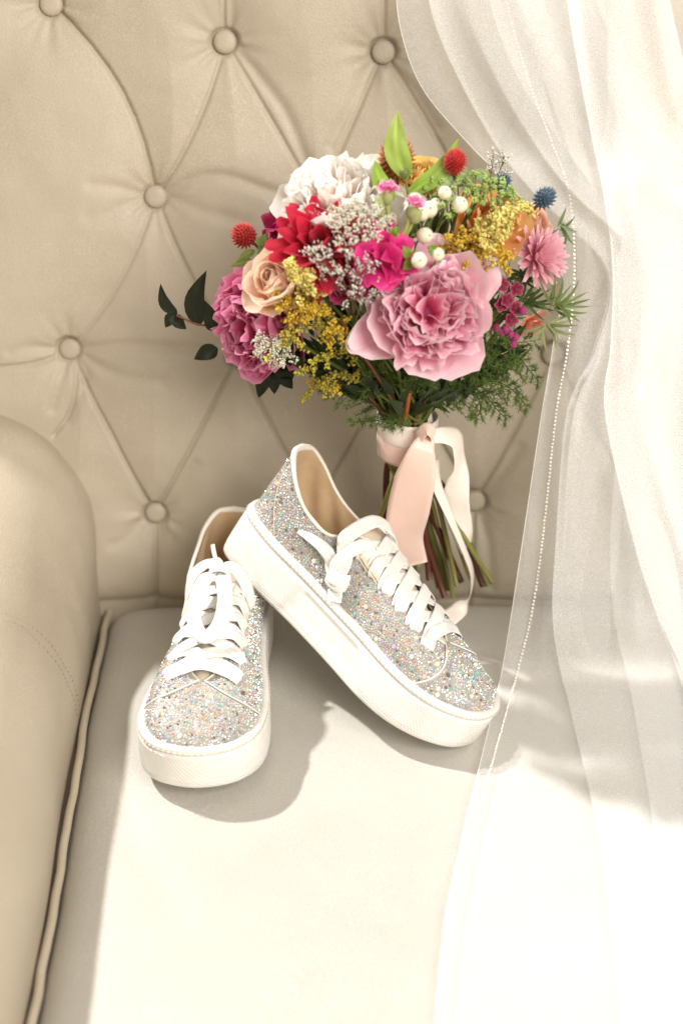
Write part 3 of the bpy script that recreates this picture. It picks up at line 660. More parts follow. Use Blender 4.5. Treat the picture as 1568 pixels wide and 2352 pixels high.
for k in ('satin', 'satin_pale'):
    tc = N(M[k], 'ShaderNodeTexCoord'); nz = N(M[k], 'ShaderNodeTexNoise'); nz.inputs['Scale'].default_value = 70; nz.inputs['Detail'].default_value = 4
    LK(M[k], tc.outputs['Object'], nz.inputs['Vector']); LK(M[k], bump(M[k], nz.outputs[0], 0.18, 0.003), B(M[k]).inputs['Normal'])

BQ0 = at(1010, 1352, -0.03)
bq = empty('bouquet', BQ0)
tag(bq, 'hand-tied bouquet of pink peonies, goldenrod and mixed flowers leaning against the sofa back', 'bouquet')
def loc(P): return np.asarray(P, float) - np.array(BQ0)
BC = np.array(at(905, 640, -0.045))            # heart of the flower head
BIND = np.array(at(933, 1000, -0.055))         # binding point
rg = np.random.default_rng(77); random.seed(77)

def petal_mesh(nm, L, W, th0, th1, cup=0.3, ruf=0.06, notch=0.08, c0=(1, 1, 1), c1=(1, 1, 1), seed=0, nu=7, nv=7, a=0.28, rnd=0.32, pw=0.62, edge=None):
    r_ = np.random.default_rng(seed); s = np.linspace(0, 1, nu); t = np.linspace(-1, 1, nv)
    fine = np.linspace(0, 1.3, 131); th = np.radians(th0 + (th1 - th0) * fine); rr = np.cumsum(np.sin(th)) * 0.01 * L; zz = np.cumsum(np.cos(th)) * 0.01 * L
    ph = r_.uniform(0, 6.28, 4); V = np.zeros((nu, nv, 3)); col = np.zeros((nu, nv, 3))
    jag = r_.normal(0, 1, nv)
    for j, tt in enumerate(t):
        ln = 1 - rnd * abs(tt) ** 2.2 + notch * (0.28 * jag[j] + 0.8 * math.sin(5 * tt + ph[0]) + 0.4 * math.sin(11 * tt + ph[2]))
        for i, ss in enumerate(s):
            q = ss * ln; wv = W * (a + (1 - a) * math.sin(min(1.0, ss / pw) * math.pi / 2)) * (1 - 0.10 * max(0, ss - 0.75) / 0.25)
            th_ = math.radians(th0 + (th1 - th0) * q); R_ = np.interp(q, fine, rr); Z_ = np.interp(q, fine, zz)
            off = cup * W * tt * tt * (0.3 + 0.7 * ss) + L * ruf * ss * ss * (math.sin(4.2 * tt + ph[1]) + 0.6 * math.sin(8 * tt + ph[2]) + 0.5 * math.sin(3 * ss + ph[3]))
            V[i, j] = (R_ - off * math.cos(th_), wv * tt, Z_ + off * math.sin(th_))
            k = ss ** 1.3; e = np.asarray(c1 if edge is None else (np.asarray(edge) * max(abs(tt) ** 3, ss ** 6) + np.asarray(c1) * (1 - max(abs(tt) ** 3, ss ** 6))))
            col[i, j] = np.asarray(c0) * (1 - k) + e * k
    me = bpy.data.meshes.new(nm); me.from_pydata(V.reshape(-1, 3).tolist(), [], gridF(nu, nv).tolist())
    me.polygons.foreach_set('use_smooth', np.full(len(me.polygons), True))
    at_ = me.color_attributes.new('tint', 'FLOAT_COLOR', 'POINT'); cc = np.ones((nu * nv, 4)); cc[:, :3] = col.reshape(-1, 3); at_.data.foreach_set('color', cc.ravel())
    me.materials.append(M['petal']); return me
def frame(axis, roll=0.0):
    z = Vector(axis).normalized(); return z.to_track_quat('Z', 'Y').to_matrix().to_4x4() @ Matrix.Rotation(roll, 4, 'Z')
def ball(nm, r, m, parent, c, ns=10, nr=6, sq=(1, 1, 1), col=None):
    V = [(0, 0, -r * sq[2])]
    for i in range(1, nr):
        p = math.pi * i / nr
        for k in range(ns): a = 2 * math.pi * k / ns; V.append((r * sq[0] * math.sin(p) * math.cos(a), r * sq[1] * math.sin(p) * math.sin(a), -r * sq[2] * math.cos(p)))
    V.append((0, 0, r * sq[2])); F = [[0, 1 + (k + 1) % ns, 1 + k] for k in range(ns)]
    for i in range(nr - 2):
        for k in range(ns): F.append([1 + i * ns + k, 1 + i * ns + (k + 1) % ns, 1 + (i + 1) * ns + (k + 1) % ns, 1 + (i + 1) * ns + k])
    e = 1 + (nr - 2) * ns; F += [[e + k, e + (k + 1) % ns, len(V) - 1] for k in range(ns)]
    o = mesh(nm, V, F, m, parent, cols=None if col is None else np.repeat([col], len(V), 0)); o.location = Vector(list(c)); return o
STEMS = []
def flower(nm, P, axis, core_r, core_col, back_off, label=None, roll=0.0, core_sq=(1, 1, 0.8)):
    """a part of the bouquet: receptacle mesh, petals hang under it"""
    ax = np.asarray(Vector(axis).normalized()); base = np.asarray(P) - ax * back_off
    o = ball(nm, core_r, M['leaf'], bq, loc(base), 12, 7, core_sq, core_col)
    o.matrix_local = Matrix.Translation(Vector(loc(base).tolist())) @ frame(axis, roll)
    if label: o['label'] = label
    STEMS.append(base); return o
def add_petals(fl, variants, n, az0=0.0, tilt=0.0, r0=0.0, z0=0.0, jit=0.25, sj=0.12, tj=8.0):
    for k in range(n):
        me = variants[rg.integers(len(variants))]; az = az0 + 2 * math.pi * (k + rg.uniform(-jit, jit)) / n
        o = bpy.data.objects.new('petal', me); link(o, fl); sc_ = rg.uniform(1 - sj, 1 + sj)
        o.matrix_local = Matrix.Rotation(az, 4, 'Z') @ Matrix.Translation((r0, 0, z0)) @ Matrix.Rotation(R(tilt + rg.uniform(-tj, tj)), 4, 'Y') @ Matrix.Rotation(rg.uniform(-.15, .15), 4, 'Z') @ Matrix.Scale(sc_, 4)
def peony(P, axis, Rr, deep, mid, pale, label, edge=None, guard=8, n_in=60, roll=0.0, seed=0, bowl=1.0, gopen=0.0):
    f = flower('peony', P, axis, Rr * 0.30, deep, Rr * 0.62, label, roll)
    g = [petal_mesh('petal', Rr * 1.30, Rr * 0.56, 92, 42 + gopen, 0.26, 0.03, 0.04, mid, pale, seed + i, edge=edge, nu=8, nv=9, rnd=0.22) for i in range(4)]
    m1 = [petal_mesh('petal', Rr * 1.22, Rr * 0.50, 84, 2, 0.34, 0.030, 0.05, mid, pale, seed + 10 + i, edge=edge, nu=8, nv=9, rnd=0.2) for i in range(4)]
    m2 = [petal_mesh('petal', Rr * 1.08, Rr * 0.40, 68, -10, 0.34, 0.05, 0.09, mid, pale, seed + 20 + i, edge=edge, rnd=0.2) for i in range(5)]
    m3 = [petal_mesh('petal', Rr * 0.62, Rr * rg.uniform(0.20, 0.30), 4, 14, 0.30, 0.075, 0.10, deep, pale, seed + 30 + i, edge=edge, nv=9, rnd=0.20, pw=0.8, a=0.4) for i in range(9)]
    add_petals(f, g, guard, 0.2, 0, Rr * 0.10, 0, 0.25, 0.10, 9)
    add_petals(f, m1, 8, 0.6, 0, Rr * 0.08, Rr * 0.02, 0.25, 0.08, 5); add_petals(f, m2, 10, 0.1, 0, Rr * 0.08, Rr * 0.05, 0.35, 0.08, 6)
    for k in range(n_in):      # ruffled heart: petals stand all over a low dome
        q = math.sqrt((k + 0.5) / n_in); r0 = q * Rr * 0.66; az = k * 2.39996 + rg.uniform(-.3, .3); tl = math.degrees(q * 0.75) + rg.uniform(-14, 14)
        o = bpy.data.objects.new('petal', m3[rg.integers(len(m3))]); link(o, f)
        o.matrix_local = Matrix.Rotation(az, 4, 'Z') @ Matrix.Translation((r0 * 0.8, 0, Rr * (0.32 - 0.16 * q * q))) @ Matrix.Rotation(R(tl), 4, 'Y') @ Matrix.Rotation(rg.normal(0, .6), 4, 'Z') @ Matrix.Scale(rg.uniform(.85, 1.25), 4)
    return f
def rose(P, axis, Rr, deep, mid, pale, label, nm='rose', seed=0, rows=((6, 84, 40, 1.15, .60), (6, 66, 10, 1.05, .52), (6, 50, -12, .95, .44), (5, 34, -22, .85, .34), (5, 18, -18, .75, .26))):
    f = flower(nm, P, axis, Rr * 0.24, deep, Rr * 0.55, label, seed)
    for q, (n, a, b_, L_, W_) in enumerate(rows):
        vs = [petal_mesh('petal', Rr * L_, Rr * W_, a, b_, 0.38, 0.025, 0.02, mid if q < 2 else deep, pale, seed * 7 + q * 9 + i, rnd=0.25) for i in range(3)]
        add_petals(f, vs, n, q * 0.5, 0, Rr * 0.06, Rr * 0.03 * q, 0.2, 0.06, 5)
    return f
def daisy(nm, P, axis, Rr, c0, c1, rings, core, label, wid=0.11, seed=0, corer=0.2):
    f = flower(nm, P, axis, Rr * corer, core, Rr * 0.2, label, seed, (1, 1, 0.6))
    for q, (n, a, b_, L_) in enumerate(rings):
        vs = [petal_mesh('petal', Rr * L_, Rr * wid, a, b_, 0.45, 0.02, 0.03, c0, c1, seed * 5 + q * 11 + i, nu=7, nv=5, rnd=0.30, a=0.45) for i in range(3)]
        add_petals(f, vs, n, q * 0.31, 0, Rr * 0.06, 0, 0.3, 0.1, 6)
    return f
# ---------- many tiny solids in one mesh
OCT = np.array([(1, 0, 0), (0, 1, 0), (-1, 0, 0), (0, -1, 0), (0, 0, 1), (0, 0, -1)], float)
OF = np.array([(0, 1, 4), (1, 2, 4), (2, 3, 4), (3, 0, 4), (1, 0, 5), (2, 1, 5), (3, 2, 5), (0, 3, 5)])
def blobs(nm, Cn, Rd, cols, parent, ax=None, ln=1.0, m=None, stems=None, label=None, stuff=True, scol=(0.16, 0.17, 0.04)):
    Cn = np.asarray(Cn, float).reshape(-1, 3); n = len(Cn); Rd = np.broadcast_to(np.asarray(Rd, float), (n,))
    ax = norm(rg.normal(0, 1, (n, 3))) if ax is None else norm(ax); ref = norm(rg.normal(0, 1, (n, 3))); t1 = norm(np.cross(ax, ref)); t2 = np.cross(ax, t1)
    O = OCT * np.array([1, 1, ln])
    V = Cn[:, None] + (O[None, :, 0:1] * t1[:, None] + O[None, :, 1:2] * t2[:, None] + O[None, :, 2:3] * ax[:, None]) * Rd[:, None, None]
    F = (OF[None] + (np.arange(n) * 6)[:, None, None]).reshape(-1, 3).tolist(); V = V.reshape(-1, 3); cc = np.repeat(np.asarray(cols), 6, 0)
    if stems:
        for p, r_ in stems:
            v, f = tubeVF(p, r_, 5, off=len(V)); V = np.vstack([V, v]); F += f; cc = np.vstack([cc, np.repeat([scol], len(v), 0)])
    o = mesh(nm, loc(V), F, m or M['floret'], parent, cols=cc)
    if label: o['label'] = label
    return o
def jcol(base, n, j=0.18): return np.clip(np.asarray(base) * (1 + rg.normal(0, j, (n, 1))) + rg.normal(0, 0.015, (n, 3)), 0.003, 1)
def plume(pts, Ys, n=230, col=(0.78, 0.60, 0.10), spread=0.0125, r=0.00135, nm='goldenrod_sprig'):
    c = catmull([at(x, y, Y) for (x, y), Y in zip(pts, Ys)], 30); T = norm(np.gradient(c, axis=0)); C_, st = [], [(c, np.linspace(0.0008, 0.0003, 30))]
    for k in range(9):
        i = int(3 + k * 2.9); d = norm(rg.normal(0, 1, 3) + np.array([0, -0.5, 0.8]) + T[i] * 0.8); L = spread * rg.uniform(0.6, 1.5) * (1.25 - 0.5 * k / 9)
        br = np.array([c[i] + d * L * t + np.array([0, 0, -L * 0.25 * t * t]) for t in np.linspace(0, 1, 5)]); st.append((br, 0.00028))
        for q in range(n // 9):
            t = rg.uniform(0.15, 1.05); C_.append(c[i] + d * L * t + rg.normal(0, 0.0016, 3) + np.array([0, 0, -L * .25 * t * t]))
    for q in range(n // 4): i = rg.integers(6, 30); C_.append(c[i] + rg.normal(0, 0.0018, 3))
    C_ = np.array(C_); o = blobs(nm, C_, rg.uniform(0.6, 1.35, len(C_)) * r, jcol(col, len(C_)), bq, ln=1.5, stems=st, scol=(0.22, 0.20, 0.05)); STEMS.append(c[0]); return o
def leaf(pb, pt, wid, col, Yb, Yt, bend=0.0, nm='leaf', parent=None, fold=0.25, nrm=(0.1, -1, 0.35), nu=9, curl=0.15, col2=None, label=None):
    b_ = np.array(at(*pb, Yb)) if len(pb) == 2 else np.array(pb); t_ = np.array(at(*pt, Yt)) if len(pt) == 2 else np.array(pt)
    d = t_ - b_; L = np.linalg.norm(d); d /= L; n_ = np.asarray(nrm, float); n_ = norm(n_ - d * (n_ @ d)); s_ = np.cross(d, n_); V, cc = [], []
    for q in np.linspace(0, 1, nu):
        w_ = wid * (math.sin(math.pi * min(1, q ** 0.72 * 0.97 + 0.03)) ** 0.9) * 0.5 + 0.0002
        for t in (-1, -0.66, -0.33, 0, 0.33, 0.66, 1):
            V.append(b_ + d * L * q + s_ * (w_ * t + bend * L * math.sin(math.pi * q)) + n_ * (fold * w_ * abs(t) + curl * L * math.sin(math.pi * q) * 0.5 - 0.12 * w_ * math.sin(9 * q + 3 * t)))
            cc.append((np.asarray(col) if col2 is None else np.asarray(col) * (1 - q) + np.asarray(col2) * q) * (1.22 if abs(t) < .1 else (0.86 if .2 < abs(t) < .5 else 1.0)) * (1 + .06 * math.sin(11 * q + 4 * t)))
    o = mesh(nm, loc(V), gridF(nu, 7), M['leaf'], parent or bq, cols=np.clip(cc, 0, 1))
    if label: o['label'] = label
    return o
# ---------- the large flowers
PK = at(988, 712, -0.158); peony(PK, (0.04, -0.90, 0.42), 0.0465, (0.90, 0.14, 0.36), (0.97, 0.45, 0.60), (1.0, 0.64, 0.75), 'large open pink peony with ruffled centre', edge=(0.98, 0.80, 0.85), seed=100, roll=0.5, n_in=70)
WH = at(768, 452, -0.110); peony(WH, (-0.15, -0.52, 0.83), 0.0455, (0.94, 0.76, 0.66), (0.96, 0.87, 0.80), (0.98, 0.95, 0.91), 'creamy white peony', seed=200, roll=2.0, n_in=50, guard=7, gopen=18)
pf = bpy.data.objects['peony']; PKt = pf.matrix_local.to_3x3().inverted()
for i, (dv, L_) in enumerate((((-1.0, 0.1, -0.12), .072), ((-0.62, 0.05, -0.85), .072), ((1.0, 0.1, -0.16), .070), ((0.62, 0.05, -0.66), .066), ((0.05, 0, -1.0), .066))):
    gm = petal_mesh('petal', L_, 0.024, 95, 62, 0.24, 0.035, 0.03, (0.93, 0.45, 0.58), (0.97, 0.66, 0.74), 150 + i, nu=9, nv=9, rnd=0.42, edge=(0.98, 0.80, 0.85)); d = PKt @ Vector(dv)
    o = bpy.data.objects.new('petal', gm); link(o, pf); o.matrix_local = Matrix.Rotation(math.atan2(d.y, d.x), 4, 'Z') @ Matrix.Translation((0.004, 0, 0.001))
wf = bpy.data.objects['peony.001']; big = petal_mesh('petal', 0.066, 0.030, 96, 74, 0.22, 0.03, 0.03, (0.96, 0.87, 0.80), (0.98, 0.95, 0.91), 291, nu=9, nv=9, rnd=0.25)
for dv in ((-1.0, -0.25, -0.28), (-0.9, -0.75, -0.15)):
    d = wf.matrix_local.to_3x3().inverted() @ Vector(dv); o = bpy.data.objects.new('petal', big); link(o, wf); o.matrix_local = Matrix.Rotation(math.atan2(d.y, d.x), 4, 'Z') @ Matrix.Translation((0.004, 0, 0.002))
MG = at(575, 748, -0.080); peony(MG, (-0.66, -0.70, 0.05), 0.0450, (0.48, 0.003, 0.09), (0.62, 0.010, 0.14), (0.78, 0.11, 0.31), 'deep magenta peony', edge=(0.88, 0.42, 0.60), seed=300, roll=1.0, n_in=55, guard=7)
rose(at(628, 645, -0.135), (-0.45, -0.62, 0.62), 0.0340, (0.92, 0.48, 0.26), (0.94, 0.62, 0.43), (0.96, 0.78, 0.63), 'peach rose', seed=3)
rose(at(1128, 508, -0.085), (0.15, -0.62, 0.72), 0.0355, (0.86, 0.30, 0.05), (0.88, 0.42, 0.10), (0.90, 0.55, 0.22), 'orange rose', seed=4)
rose(at(962, 398, -0.045), (0.1, -0.5, 0.85), 0.0235, (0.75, 0.42, 0.05), (0.80, 0.50, 0.10), (0.88, 0.66, 0.25), 'golden yellow rose', seed=5)
rose(at(845, 480, -0.075), (0.1, -0.7, 0.6), 0.0260, (0.86, 0.45, 0.30), (0.88, 0.56, 0.42), (0.90, 0.66, 0.54), 'pale apricot rose', seed=6)
rose(at(1232, 512, -0.055), (0.6, -0.5, 0.5), 0.0185, (0.85, 0.35, 0.22), (0.88, 0.48, 0.32), (0.90, 0.60, 0.45), 'small coral rose', seed=7)
rose(at(650, 545, -0.075), (-0.5, -0.6, 0.5), 0.0225, (0.45, 0.0, 0.10), (0.60, 0.01, 0.16), (0.70, 0.02, 0.24), 'crimson rose', seed=8)
daisy('dahlia', at(738, 562, -0.142), (-0.10, -0.72, 0.68), 0.0410, (0.40, 0.008, 0.015), (0.62, 0.022, 0.065), ((13, 78, 66, 1.08), (11, 58, 48, 1.0), (8, 40, 28, 0.82), (6, 22, 10, 0.6)), (0.45, 0.30, 0.05), 'crimson red dahlia', wid=0.195, seed=9)
daisy('aster', at(1243, 588, -0.085), (0.60, -0.70, 0.38), 0.0285, (0.75, 0.22, 0.36), (0.90, 0.58, 0.64), ((22, 95, 70, 1.0), (20, 72, 50, 0.96), (18, 52, 32, 0.85), (14, 36, 16, 0.65)), (0.75, 0.45, 0.04), 'pink aster with yellow centre', wid=0.10, seed=10, corer=0.24)
daisy('daisy', at(1218, 742, -0.06), (0.4, -0.7, -0.3), 0.0165, (0.8, 0.3, 0.2), (0.85, 0.4, 0.3), ((9, 80, 50, 1.0), (7, 50, 25, 0.8)), (0.5, 0.3, 0.05), 'small coral bloom', wid=0.22, seed=12)
# ---------- hot pink stock florets
HP = (0.72, 0.005, 0.22); DP = (0.42, 0.0, 0.09)
for i, (x, y, Y, ax, sz, deep) in enumerate([(842, 565, -0.150, (-.2, -.6, .8), 43, 0), (868, 548, -0.142, (.1, -.5, .9), 40, 0), (905, 590, -0.160, (.4, -.8, .5), 42, 0), (866, 605, -0.165, (-.1, -.95, .3), 46, 0), (885, 575, -0.160, (0, -.8, .6), 34, 0),
                                        (818, 650, -0.150, (-.2, -.9, .1), 34, 1), (785, 662, -0.145, (-.4, -.9, 0), 30, 1), (845, 640, -0.155, (.1, -1, .1), 32, 1), (640, 520, -0.070, (-.5, -.6, .6), 34, 1), (715, 655, -0.14, (-.3, -.9, .2), 28, 2)]):
    c1 = [HP, DP, (0.55, 0.01, 0.01)][deep]; Rr = sz * 0.00044
    f = flower('stock_floret', at(x, y, Y), ax, Rr * 0.14, (0.30, 0.32, 0.08), Rr * 0.25, ['bright magenta ruffled floret', 'dark magenta floret', 'dark red floret'][deep], i * 1.3)
    vs = [petal_mesh('petal', Rr * 1.25, Rr * 0.62, 58, 92, 0.12, 0.11, 0.07, tuple(min(1, v * 0.8 + 0.02) for v in c1), c1, 400 + i * 5 + k, edge=tuple(min(1, v * 1.15 + 0.10) for v in c1), nu=8, nv=8) for k in range(3)]
    add_petals(f, vs, 4, 0, 0, Rr * 0.05, 0, 0.15, 0.1, 12); add_petals(f, vs, 3, 0.8, -28, Rr * 0.05, Rr * 0.05, 0.15, 0.1, 12)
# ---------- stock buds on pale stems
for i, (x, y, Y, bx, by) in enumerate(((888, 462, -0.140, 884, 560), (873, 478, -0.138, 880, 560), (942, 492, -0.150, 905, 565), (948, 505, -0.148, 912, 560))):
    P = np.array(at(x, y, Y)); Q_ = np.array(at(bx, by, Y + 0.01)); st = catmull([Q_, (P + Q_) / 2 + np.array([0.002, 0, 0]), P], 12)
    o = tube('bud_stem', loc(st), 0.0019, mat('pale_stem', (0.42, 0.50, 0.16), 0.5) if i == 0 else bpy.data.materials['pale_stem'], bq, 8)
    up = norm(P - Q_)
    bd = ball('bud', 0.0062, M['leaf'], o, (0, 0, 0), 9, 7, (0.8, 0.8, 1.25), (0.48, 0.52, 0.22)); bd.matrix_local = Matrix.Translation(Vector(loc(P + up * 0.004).tolist())) @ frame(up)
    if i in (0, 2):
        vs = [petal_mesh('petal', 0.0105, 0.006, 40, 80, 0.2, 0.14, 0.1, (0.7, 0.08, 0.30), (0.80, 0.22, 0.48), 470 + i + k, edge=(0.88, 0.5, 0.66)) for k in range(3)]
        for k in range(6):
            q = bpy.data.objects.new('petal', vs[k % 3]); link(q, o); q.matrix_local = Matrix.Translation(Vector(loc(P + up * 0.008).tolist())) @ frame(up) @ Matrix.Rotation(k * 1.05, 4, 'Z') @ Matrix.Rotation(R(-25 if k > 3 else 0), 4, 'Y')
# ---------- ivory berries
for i, (x, y, r, Y) in enumerate(((953, 457, 15, -.125), (985, 481, 19, -.135), (968, 490, 17, -.142), (1021, 443, 15, -.125), (1055, 471, 18, -.128), (975, 541, 18, -.152), (962, 598, 18, -.176), (1005, 584, 15, -.168), (897, 505, 16, -.130), (906, 545, 13, -.150), (893, 528, 15, -.126), (936, 570, 14, -.140), (1000, 470, 14, -.118))):
    P = np.array(at(x, y, Y)); dep = (P - np.array(CAM)) @ np.array(ray(784, 1176)); rr = r * dep / FPX * 1.12
    ax = norm(P - BC + np.array([0.01, -0.05, 0.0]) + rg.normal(0, 0.03, 3))
    o = ball('berry', rr, M['berry'], bq, loc(P), 18, 12, (0.94, 0.94, 1.05)); o.matrix_local = Matrix.Translation(Vector(loc(P).tolist())) @ frame(ax)
    ball('berry_tip', rr * 0.11, M['berrytip'], o, (0, 0, rr * 1.05), 6, 4)
    for k in range(3):
        v = petal_mesh('sepal', rr * 1.2, rr * 0.42, 100, 60, 0.2, 0.03, 0.02, (0.16, 0.26, 0.03), (0.30, 0.42, 0.06), 500 + k, nu=5, nv=5, rnd=0.6) if i == 0 and k == 0 else bpy.data.meshes['sepal']
        q = bpy.data.objects.new('sepal', v); link(q, o); q.matrix_local = Matrix.Rotation(k * 2.1 + i, 4, 'Z') @ Matrix.Translation((0.001, 0, -rr * 1.0))
    q0 = P - ax * rr; q1 = P * 0.55 + BC * 0.45 + np.array([0, -0.02, 0]); st = catmull([q0, (q0 + q1) / 2 + rg.normal(0, 0.003, 3), q1], 8); tube('berry_stem', loc(st), 0.0009, M['stemgreen'], bq, 6)
for a in (((940, 590), (925, 565)), ((945, 600), (925, 620)), ((1000, 585), (985, 565)), ((990, 575), (1000, 560)), ((900, 540), (915, 520))): leaf(a[0], a[1], 0.008, (0.22, 0.36, 0.05), -.165, -.170)
# ---------- gomphrena globes
def globe(x, y, Y, r, col, ax, sq=1.15, nm='globe_amaranth', lab=None, n=150):
    P = np.array(at(x, y, Y)); dep = (P - np.array(CAM)) @ np.array(ray(784, 1176)); rr = r * dep / FPX; f = frame(ax)
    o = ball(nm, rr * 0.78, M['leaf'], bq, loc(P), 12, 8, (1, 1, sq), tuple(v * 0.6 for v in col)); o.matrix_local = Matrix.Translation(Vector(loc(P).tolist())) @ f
    V, F, cc = [], [], []
    for k in range(n):
        z = 1 - 2 * (k + .5) / n; a = k * 2.39996; d = np.array([math.sqrt(1 - z * z) * math.cos(a), math.sqrt(1 - z * z) * math.sin(a), z])
        up = np.array([0, 0, 1.0]); s_ = norm(np.cross(up, d)); t_ = np.cross(d, s_); b_ = d * np.array([1, 1, sq]) * rr * 0.72; tip = d * np.array([1, 1, sq]) * rr * 1.12 + t_ * rr * 0.22
        i0 = len(V); V += [b_ + s_ * rr * .16, b_ - s_ * rr * .16, b_ + t_ * rr * .12, tip]; F += [[i0, i0 + 1, i0 + 3], [i0 + 1, i0 + 2, i0 + 3], [i0 + 2, i0, i0 + 3]]
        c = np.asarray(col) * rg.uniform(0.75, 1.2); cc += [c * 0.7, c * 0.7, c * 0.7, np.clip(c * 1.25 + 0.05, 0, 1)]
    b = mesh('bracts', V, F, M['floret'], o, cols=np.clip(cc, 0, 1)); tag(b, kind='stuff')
    if lab: o['label'] = lab
    STEMS.append(P - np.array(Vector(ax).normalized()) * rr); return o
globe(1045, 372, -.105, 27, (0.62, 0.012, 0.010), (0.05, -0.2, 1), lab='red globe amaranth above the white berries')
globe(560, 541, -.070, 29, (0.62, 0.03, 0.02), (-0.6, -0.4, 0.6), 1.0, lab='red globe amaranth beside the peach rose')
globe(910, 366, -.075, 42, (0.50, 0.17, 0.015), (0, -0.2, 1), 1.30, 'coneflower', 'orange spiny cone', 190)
ball('seed_pod', 0.0045, M['stemgreen'], bq, loc(at(928, 397, -.118)), 10, 7)
# ---------- blue thistles with spiny bracts
def thistle(x, y, Y, r, ax, nb=9, bl=2.6):
    o = globe(x, y, Y, r, (0.10, 0.17, 0.25), ax, 1.25, 'sea_holly', None, 90); P = np.array(at(x, y, Y)); dep = (P - np.array(CAM)) @ np.array(ray(784, 1176)); rr = r * dep / FPX
    f = np.array(frame(ax).to_3x3())
    for k in range(nb):
        a = k * 2 * math.pi / nb + 0.3; d = f @ np.array([math.cos(a), math.sin(a), 0.35 + 0.25 * math.sin(3 * k)]); b_ = P - f[:, 2] * rr * 0.9
        lf = leaf(tuple(b_), tuple(b_ + d * rr * bl * rg.uniform(0.7, 1.15)), rr * 0.42, (0.22, 0.30, 0.22), 0, 0, 0.02, 'bract', fold=0.5, nrm=tuple(f[:, 2] + rg.normal(0, .2, 3)), nu=7, col2=(0.36, 0.42, 0.36))
        mw = lf.matrix_local.copy(); lf.parent = o; lf.matrix_local = o.matrix_local.inverted() @ mw
thistle(1250, 455, -.075, 25, (0.45, -0.55, 0.65), 12, 4.6); thistle(1152, 422, -.065, 22, (0.3, -0.4, 0.8), 10, 3.6); thistle(617, 583, -.095, 17, (-0.5, -0.6, 0.5), 7, 2.0); thistle(1015, 392, -.045, 14, (0, -0.3, 1), 8, 3.4)
# ---------- lace flowers and viburnum
def umbel(x, y, Y, ax, rad, n, col, dome=0.25, r=0.0011, nm='lace_flower', lab=None, ry=1.0):
    P = np.array(at(x, y, Y)); f = np.array(frame(ax).to_3x3()); C_, st = [], []
    base = P - f[:, 2] * rad * 1.1; nc = max(6, n // 26)
    for k in range(nc):
        q = math.sqrt((k + .5) / nc) * rad; a = k * 2.39996; c = P + f @ np.array([q * math.cos(a), q * math.sin(a) * ry, dome * rad * (1 - (q / rad) ** 2) + rg.normal(0, rad * .05)]); st.append((catmull([base, base * .5 + c * .5 - f[:, 2] * rad * .1, c], 6), 0.0004))
        for j in range(26):
            d = rg.normal(0, 1, 3); d /= np.linalg.norm(d); C_.append(c + d * rad * 0.20 * rg.uniform(0.5, 1) * np.array([1, 1, 1]))
    C_ = np.array(C_); STEMS.append(base); return blobs(nm, C_, rg.uniform(.7, 1.3, len(C_)) * r, jcol(col, len(C_), .08), bq, ln=0.8, stems=st, label=lab, scol=(0.25, 0.32, 0.10))
umbel(820, 512, -.158, (0.0, -0.55, 0.8), 0.025, 620, (0.82, 0.80, 0.66), lab='white lace flower beneath the white peony')
umbel(866, 520, -.140, (0.1, -0.5, 0.9), 0.016, 320, (0.80, 0.78, 0.64), lab='small white lace flower')
umbel(628, 805, -.135, (-0.55, -0.75, -0.1), 0.024, 430, (0.80, 0.80, 0.66), lab='white lace flower beside the magenta peony', ry=0.6)
for x, y, Y, s_ in ((1060, 440, -.095, .010), (1100, 432, -.090, .012), (1138, 448, -.085, .012), (1165, 470, -.080, .010), (1000, 440, -.090, .011), (1035, 480, -.110, .010), (1080, 465, -.105, .010)):
    umbel(x, y, Y - .012, (0.1, -0.5, 0.85), s_ * 1.3, 260, (0.42, 0.56, 0.16), 0.8, 0.0013, 'viburnum_cluster')
